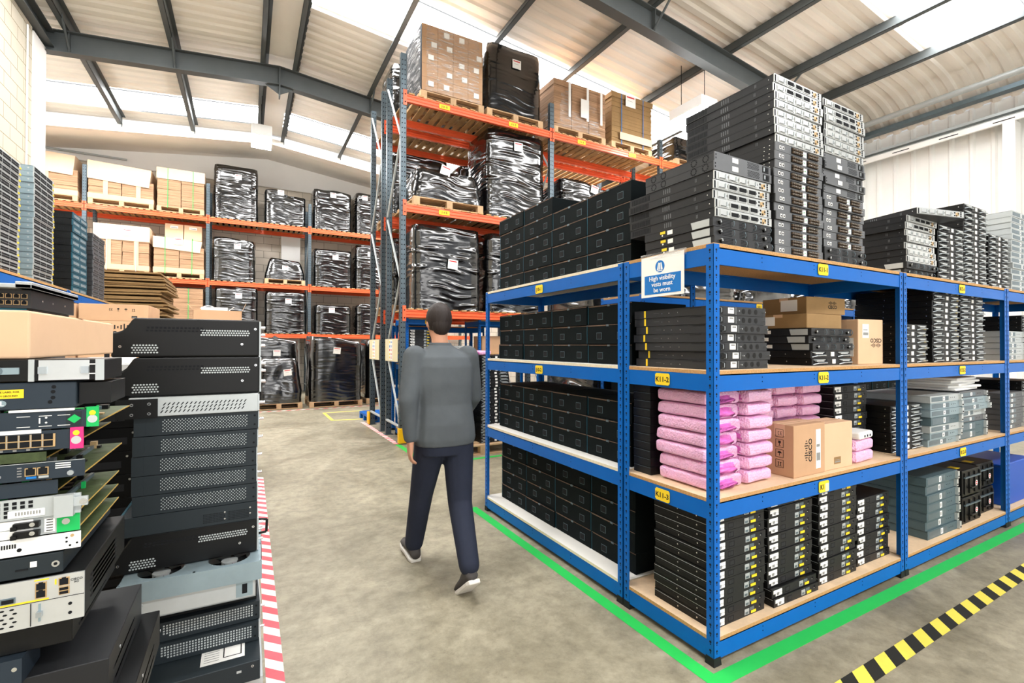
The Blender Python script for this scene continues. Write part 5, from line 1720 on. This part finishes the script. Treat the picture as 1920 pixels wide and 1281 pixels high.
r = card('card edge with beige connector strip', -.325, z, .017, 'pcb', lambda f, w, h: [f.box(0, -.006, .003, .38, 0, .016, M['cream'])] + [f.box(.01 + i * .0045, -.0065, .005 + j * .005, .012 + i * .0045, -.006, .007 + j * .005, M['carddark']) for i in range(80) for j in range(2)]); z += .020
def x_rj(f, w, h):
    for g in range(3):
        f.box(.02 + g * .145, -.003, .006, .02 + g * .145 + .13, 0, h - .006, M['gold'])
        for i in range(8 if g else 8):
            for j in range(2):
                x, q = .022 + g * .145 + i * .016, .0075 + j * .0125
                f.box(x, -.0036, q, x + .013, -.003, q + .0105, M['hole']); f.box(x - .0016, -.0045, q, x - .0006, -.003, q + .0105, M['screw'])
    for i in range(22): f.box(.04 + i * .018, -.0006, .001, .045 + i * .018, 0, .0045, M['greyprint'])
    f.box(.35, -.0008, h - .004, .42, 0, h + .003, M['label'])
    f.box(w + .001, -.003, -.001, w + .02, .002, h + .003, M['pink']); f.disc((w + .01, -.003, h * .8), .005, '-y', M['yellow'], 12); f.disc((w + .01, -.003, h * .42), .0075, '-y', M['silver'], 14)
card('line card with double row of network ports and pink tag', -.292, z, .036, 'slateblue', x_rj); z += .0385
def x_slots(f, w, h):
    for i in range(4):
        x = .05 + i * .1
        for a in (x, x + .03, x + .056): f.box(a, -.0008, h - .009, a + .018, 0, h - .008, M['label']); f.box(a, -.0008, .005, a + .018, 0, .006, M['label'])
        f.box(x + .03, -.0008, .011, x + .032, 0, .021, M['label']); f.disc((x + .04, 0, .021), .0018, '-y', M['label'], 6); f.disc((x + .04, 0, .012), .0018, '-y', M['label'], 6)
    f.box(.418, -.0006, .003, .44, 0, h - .003, M['slate'])
    f.hexa([(.42, -.0012, .016), (.43, -.0012, .008), (.43, 0, .008), (.42, 0, .016), (.43, -.0012, .025), (.44, -.0012, .017), (.44, 0, .017), (.43, 0, .025)], M['green'])
    f.box(w - .012, -.003, 0, w + .006, .002, h + .005, M['green']); f.disc((w - .003, -.003, h * .8), .005, '-y', M['yellow'], 12); f.disc((w - .003, -.003, h * .45), .0075, '-y', M['silver'], 14)
    f.box(.34, -.003, h, .43, .003, h + .004, M['label'])
card('dark card with outlined bays and green tag', -.256, z, .033, 'slateblue', x_slots, y=.002); z += .038
r = unit('slate_switch', 'slate unit with yellow ground warning sticker', -.284, z, .049, 'slateblue', side=0, rot=rad(.4), d=.2)
s = MB(); s.box(.335, -.0008, .021, .387, 0, .037, M['yellow']); s.build('yellow_sticker', r)
text_mesh('REMOVE LABEL FOR', .0045, M['print'], r, face_m(.361, -.001, .0325)); text_mesh('SYSTEM GROUND', .0045, M['print'], r, face_m(.361, -.001, .0255))
s = MB(); s.disc((.357, 0, .012), .006, '-y', M['bluesilver'], 14, .0006, 1.2); s.box(.3562, -.001, .009, .3578, -.0006, .0165, M['label']); s.box(.353, -.001, .0085, .361, -.0006, .0095, M['label']); s.box(.26, -.0008, .024, .31, 0, .031, M['palegrey']); s.build('ground_mark', r)
s = MB()
for x, q in ((.428, .04), (.427, .031), (.427, .02), (.423, .012)): s.disc((x, 0, q), .0035, '-y', M['hole'], 8)
s.build('mounting_hole', r)
MB().box(.462, .01, .005, .51, .14, .046, M['black']).build('side_module', r)
z += .051
r = unit('drive_bay', 'dark drive unit with bright metal bay door, under the carton', -.242, z, .0405, 'black', 'drive unit', d=.15)
s = MB(); s.box(.366, -.003, .002, .438, 0, .039, M['silver']); s.box(.352, -.003, .0, .36, 0, .0405, M['palegrey']); s.box(.447, -.003, 0, .46, 0, .0405, M['palegrey']); s.box(.366, -.007, .014, .378, -.003, .027, M['zinc']); s.box(.426, -.007, .014, .438, -.003, .027, M['zinc']); s.box(.438, -.004, .03, .447, 0, .032, M['label']); s.box(.438, -.004, .012, .447, 0, .014, M['label']); s.build('bay_door', r)
s = MB(); s.box(.305, -.004, .014, .34, 0, .026, M['bluesilver']); s.disc((.31, -.004, .02), .009, '-y', M['zincblue'], 12); s.build('cable_connector', r)
z += .0415
r = empty('cardboard_box', (-.80, 1.22, z), 0, 'plain pale cardboard box at the left edge on the leftmost pile', 'cardboard box')
MB().box(0, 0, 0, .445, .64, .09, M['cardlight']).build('carton', r, bevel=.004, seg=2)
MB().box(-.001, .30, .0898, .446, .34, .0906, M['card']).build('tape', r)

for i in range(13):
    r = empty('dark_chassis', (-.92 + (.01 * ((i * 5) % 3)), 2.68, .001 + i * .1026), 0, 'dim chassis in the gap between the towers, ' + rank(i, 13, 'its pile'), 'network unit', 'dim chassis pile between the towers')
    MB().box(0, 0, 0, .48, .22, .1022, M['black']).build('chassis', r, bevel=.002)
    s = MB(); s.box(.3, -.0008, .03, .44, 0, .06, M['charcoal2']); s.disc((.46, 0, .08), .005, '-y', M['screw'], 8); s.build('side_vent', r)
# ------------------------------------------------------------ second left pile, behind the carton
r = empty('wooden_pallet', (-.88, 2.12, 0), 0, 'wooden pallet under the pile behind the left carton', 'pallet'); pallet_mb(.55, .54).build('boards', r)
z = PH + .001
for i in range(25):
    last = i >= 23
    r = empty('grey_switch', (-1.12 + (0 if not last else .012 * (i - 22)), 2.2, z), rad(random.uniform(-.5, .5)), 'charcoal side-vented unit, ' + rank(i, 25, 'pile under the grey lid'), 'network switch', 'pile under the grey metal lid')
    h = .061
    MB().box(0, .003, 0, .46, .44, h, M['charcoal' if i % 3 else 'slate']).build('chassis', r)
    if i > 18:
        f = MB(); f.box(0, -.002, 0, .46, .003, h, M['teal' if i % 2 else 'charcoal2'])
        for k in range(4):
            for j in range(2): rj(f, .38 + k * .019, .012 + j * .022, y=-.002)
        f.build('front_panel', r)
        s = MB()
        for yy in (.1, .2, .33): s.disc((.46, yy, .03), .004, '+x', M['screw'], 8)
        s.build('screw', r)
    z += h + .0006
r = empty('folded_sheet_tray', (-1.16, 2.14, z + .001), 0, 'light grey folded metal lid topping the left rear pile', 'metal tray')
mb = MB(); mb.box(0, 0, 0, .54, .50, .014, M['palegrey']); mb.box(.5, 0, -.0, .54, .5, .022, M['palegrey']); mb.build('lid', r, bevel=.002)

# ------------------------------------------------------------ bench with cartons behind
r = empty('workbench', (-1.36, 2.95, 0), 0, 'white-topped bench hidden behind the left gear, carrying cartons', 'workbench')
MB().box(0, 0, 1.37, 1.3, 2.35, 1.40, M['whiteboard']).build('bench_top', r)
for x in (.02, 1.23):
    for y in (.03, 2.27): MB().box(x, y, 0, x + .05, y + .05, 1.37, M['palegrey']).build('leg', r)
ZB = 1.4006
carton('large printed carton lowest right on the white-topped bench', (-.94, 4.0, ZB), 0, .42, .44, .25, logo=(.2, .17, .075, 0, '-y'), stick=())
carton('flat printed carton with handling symbols on the bench', (-.94, 4.01, ZB + .2508), rad(-1), .36, .42, .11, marks=(.16, .075, .032, '-y', False), stick=[('-y', .27, .02, .3, .035, 'print')])
r = carton('carton printed with small dense text at bench left', (-1.33, 4.05, ZB), 0, .37, .4, .36, stick=())
mb = MB()
for i in range(9): mb.box(.2, -.0009, .3 - i * .026, .34 - .05 * ((i * 7) % 3), -.0001, .306 - i * .026, M['carddark'])
mb.build('printed_text', r)
r = empty('open_cardboard_box', (-.41, 4.95, ZB), rad(2), 'open cardboard box with white cables behind the tall gear tower', 'cardboard box')
mb = MB(); w, d, h = .37, .3, .40
for a in ((0, 0, w, .005), (0, d - .005, w, d), (0, 0, .005, d), (w - .005, 0, w, d)): mb.box(a[0], a[1], 0, a[2], a[3], h, M['card'])
mb.box(0, 0, 0, w, d, .005, M['card']); mb.build('carton', r)
mb = MB(); mb.hexa([(w, 0, h - .002), (w + .003, 0, h), (w + .003, d, h), (w, d, h - .002), (w + .03, 0, h + .07), (w + .033, 0, h + .07), (w + .033, d, h + .07), (w + .03, d, h + .07)], M['cardlight']); mb.hexa([(-.04, 0, h + .05), (-.037, 0, h + .05), (-.037, d, h + .05), (-.04, d, h + .05), (0, 0, h), (.003, 0, h), (.003, d, h), (0, d, h)], M['cardlight']); mb.build('flap', r)
mb = MB(); mb.box(.06, .05, h - .06, .26, .22, h + .03, M['white'])
mb.tube([(.05 + .26 * t, .12 + .05 * math.sin(t * 9), h + .02 + .03 * math.sin(t * 7)) for t in [k / 16 for k in range(17)]], .004, M['white'], 6); mb.build('white_cable', r)
r = empty('antenna_device', (-.62, 3.1, ZB), 0, 'small white device with black swivel antenna beside the top router', 'network device')
MB().box(-.1, 0, 0, .1, .15, .03, M['white']).build('housing', r, bevel=.006, seg=2)
mb = MB(); mb.cyl((.0, .02, .03), (.0, .02, .06), .011, M['black'], 10); mb.cyl((.0, .02, .06), (-.09, .02, .065), .008, M['black'], 10, r2=.004); mb.build('antenna', r)
# ============================================================ PERSON walking away down the aisle
PX, PY = 1.13, 2.95
def ball(mb, c, r, m, sx=1, sy=1, sz=1, n=14):
    vs = [(c[0], c[1], c[2] + r * sz)]
    k = n // 2
    for i in range(1, k):
        a = PI * i / k
        for j in range(n):
            b = 2 * PI * j / n
            vs.append((c[0] + r * sx * math.sin(a) * math.cos(b), c[1] + r * sy * math.sin(a) * math.sin(b), c[2] + r * sz * math.cos(a)))
    vs.append((c[0], c[1], c[2] - r * sz))
    fs = [(0, 1 + j, 1 + (j + 1) % n) for j in range(n)]
    for i in range(k - 2):
        for j in range(n): fs.append((1 + i * n + j, 1 + (i + 1) * n + j, 1 + (i + 1) * n + (j + 1) % n, 1 + i * n + (j + 1) % n))
    L = len(vs) - 1; b = 1 + (k - 2) * n
    fs += [(L, b + (j + 1) % n, b + j) for j in range(n)]
    mb.add(vs, fs, m, True)

def limb(mb, nodes, m, n=14):
    for i, (p, r) in enumerate(nodes):
        ball(mb, p, r, m, n=n)
        if i: mb.cyl(nodes[i - 1][0], p, nodes[i - 1][1], m, n, r2=r)

def rings(mb, secs, m, n=24):
    """sections (x, y, z, rx, ry) joined into a closed trunk"""
    vs = []
    for x, y, z, a, b in secs:
        for i in range(n):
            u, v = rr_pt(2 * PI * i / n, a, b, 2.4)
            vs.append((x + u, y + v, z))
    fs = [tuple(range(n - 1, -1, -1)), tuple(range(len(vs) - n, len(vs)))]
    for k in range(len(secs) - 1):
        for i in range(n): fs.append((k * n + i, k * n + (i + 1) % n, (k + 1) * n + (i + 1) % n, (k + 1) * n + i))
    mb.add(vs, fs, m, True)

def fuse(o, vox, it=4):
    r = o.modifiers.new('fuse', 'REMESH'); r.mode = 'VOXEL'; r.voxel_size = vox; r.use_smooth_shade = True
    s = o.modifiers.new('soften', 'SMOOTH'); s.iterations = it; s.factor = .5
    return o

M['skin'] = mat('skin', 'C99478', .55, 0, .05, 10)
M['hair'] = mat('dark_hair', '2B2320', .6, 0, .2, 40, (1, 1, .2), .004, 60)
M['jumper'] = mat('grey_jumper', '54595D', .9, 0, .1, 6, bump=.004, bscale=7)
M['trousers'] = mat('dark_navy_trousers', '232838', .85, 0, .1, 8, bump=.004, bscale=6)
M['shoe'] = mat('dark_shoe', '4A4644', .7)
M['sole'] = mat('pale_sole', 'D9D4CC', .6)
P = empty('person', (PX, PY, 0), 0, 'person in grey jumper and navy trousers walking away down the aisle', 'person')
hipR, kneeR, ankR = (.09, 0, .90), (.075, -.08, .49), (.03, -.335, .185)
hipL, kneeL, ankL = (-.09, 0, .90), (-.095, .18, .50), (-.10, .33, .11)
shR, elR, wrR = (.185, .06, 1.42), (.245, .09, 1.15), (.225, .26, .97)
shL, elL, wrL = (-.185, .05, 1.42), (-.25, -.03, 1.15), (-.235, -.02, .90)
b = MB(); s = M['skin']
rings(b, [(0, 0, .84, .15, .10), (0, 0, .95, .155, .105), (0, .01, 1.08, .13, .09), (0, .03, 1.25, .15, .10), (0, .05, 1.4, .16, .09), (0, .075, 1.47, .08, .06)], s)
limb(b, [((0, .08, 1.46), .058), ((0, .10, 1.54), .055), ((0, .115, 1.58), .058)], s)
ball(b, (0, .125, 1.66), .1, s, .78, .95, 1.1, 20)            # skull
ball(b, (0, .165, 1.59), .055, s, .9, .9, 1)                    # jaw and chin
ball(b, (0, .222, 1.64), .014, s, .9, 1.2, 1.5, 10)             # nose
for e in (-1, 1):
    ball(b, (e * .078, .115, 1.64), .022, s, .45, .8, 1.3, 10)  # ears
    ball(b, (e * .03, .205, 1.625), .02, s, 1, .6, .8, 10)
ball(b, (0, .212, 1.60), .016, s, 1.4, .5, .4, 10)              # lips
limb(b, [(hipR, .085), (kneeR, .055), (ankR, .036)], s); limb(b, [(hipL, .085), (kneeL, .055), (ankL, .036)], s)
limb(b, [(ankR, .036), ((.03, -.30, .12), .025)], s); limb(b, [(ankL, .036), ((-.10, .46, .05), .03)], s)
limb(b, [(shR, .055), (elR, .04), (wrR, .027)], s); limb(b, [(shL, .055), (elL, .04), (wrL, .027)], s)
def hand(b, w, fwd, down, side):
    """palm, four unequal curled fingers and a thumb leaving the side of the palm"""
    w = Vector(w); d = Vector(down).normalized(); f = Vector(fwd).normalized(); sd = Vector(side).normalized()
    pc = w + d * .055
    for k in (-1, 0, 1): limb(b, [(w + d * .01 + f * k * .014, .018), (pc + f * k * .022 + d * .02, .0135)], s, 10)
    for k, L in zip((-1.5, -.5, .5, 1.5), (.062, .074, .080, .070)):
        a0 = pc + f * k * .0175 + d * .03
        a1 = a0 + d * L * .45 + sd * .006
        a2 = a1 + (d * .8 + sd * .7).normalized() * L * .32
        a3 = a2 + (d * .45 + sd * .9).normalized() * L * .25
        limb(b, [(a0, .0092), (a1, .0085), (a2, .008), (a3, .0068)], s, 8)
    t0 = w + d * .03 + f * .026
    limb(b, [(t0, .012), (t0 + d * .028 + f * .02 + sd * .008, .0105), (t0 + d * .055 + f * .022 + sd * .016, .0085)], s, 8)
hand(b, wrR, (0, .5, .6), (-.02, .8, -.6), (-1, 0, -.2)); hand(b, wrL, (0, 1, 0), (0, .05, -1), (1, 0, 0))
fuse(b.build('body', P), .0065, 2)
for e in (-1, 1):
    mb = MB(); ball(mb, (e * .03, .213, 1.658), .0105, M['label'], n=12); ball(mb, (e * .03, .2215, 1.657), .005, M['hole'], n=8); mb.build('eye', P)
# jumper: trunk, sleeves, ribbed hem and collar
j = MB(); k = M['jumper']
rings(j, [(0, .0, .86, .195, .135), (0, .0, .90, .205, .145), (0, .0, 1.0, .195, .14), (0, .015, 1.12, .185, .13), (0, .03, 1.25, .2, .135), (0, .045, 1.36, .205, .13), (0, .055, 1.42, .185, .115), (0, .07, 1.465, .12, .085), (0, .085, 1.50, .075, .07)], k)
limb(j, [(shR, .078), (elR, .06), (tuple(Vector(elR).lerp(Vector(wrR), .9)), .042)], k, 16)
limb(j, [(shL, .078), (elL, .06), (tuple(Vector(elL).lerp(Vector(wrL), .9)), .042)], k, 16)
jo = fuse(j.build('jumper', P), .009, 4)
c = MB(); rings(c, [(0, .083, 1.49, .078, .072), (0, .09, 1.515, .07, .066)], k); fuse(c.build('collar', jo), .006, 2)
t = MB(); k = M['trousers']
rings(t, [(0, -.005, .80, .17, .115), (0, 0, .87, .185, .13), (0, 0, .97, .175, .125)], k)
limb(t, [(hipR, .108), (kneeR, .078), (tuple(Vector(kneeR).lerp(Vector(ankR), .97)), .062)], k, 16)
limb(t, [(hipL, .108), (kneeL, .078), (tuple(Vector(kneeL).lerp(Vector(ankL), .97)), .064)], k, 16)
fuse(t.build('trousers', P), .009, 4)
def shoe(P, toe, heel, roll):
    """shoe from heel to toe on the floor plane; roll lifts the heel about the ball of the foot"""
    u = MB(); L = .285
    secs = [(0, .03, .055), (.03, .040, .085), (.08, .041, .09), (.14, .042, .062), (.2, .048, .048), (.25, .042, .038), (.285, .018, .028)]
    vs = []; n = 14
    for y, a, h in secs:
        for i in range(n):
            t_ = 2 * PI * i / n
            vs.append((a * math.cos(t_), y, .022 + max(0, h * (math.sin(t_) * .5 + .5))))
    fs = [tuple(range(n)), tuple(range(len(vs) - 1, len(vs) - n - 1, -1))]
    for q in range(len(secs) - 1):
        for i in range(n): fs.append((q * n + i, (q + 1) * n + i, (q + 1) * n + (i + 1) % n, q * n + (i + 1) % n))
    u.add(vs, fs, M['shoe'], True)
    so = MB(); out = []
    for y, a, h in secs: out.append((a + .004, y))
    prof = [(x, y) for x, y in out] + [(-x, y) for x, y in reversed(out)]
    so.prism(prof, 'z', 0, .026, M['sole'])
    o = u.build('shoe', P)
    so.build('sole', o, bevel=.006, seg=2)
    piv = .20
    o.matrix_local = Matrix.Translation((toe[0], toe[1], 0)) @ Matrix.Rotation(roll, 4, 'X') @ Matrix.Translation((0, -piv if roll < 0 else 0, 0))
    return o
shoe(P, (.03, -.26, 0), None, rad(-38))
shoe(P, (-.10, .275, 0), None, rad(6))
# hair cap
h_ = MB()
ball(h_, (0, .112, 1.675), .108, M['hair'], .8, .92, 1.03, 22)
ball(h_, (0, .07, 1.64), .08, M['hair'], .85, .7, 1, 16)
ho = h_.build('hair', P)
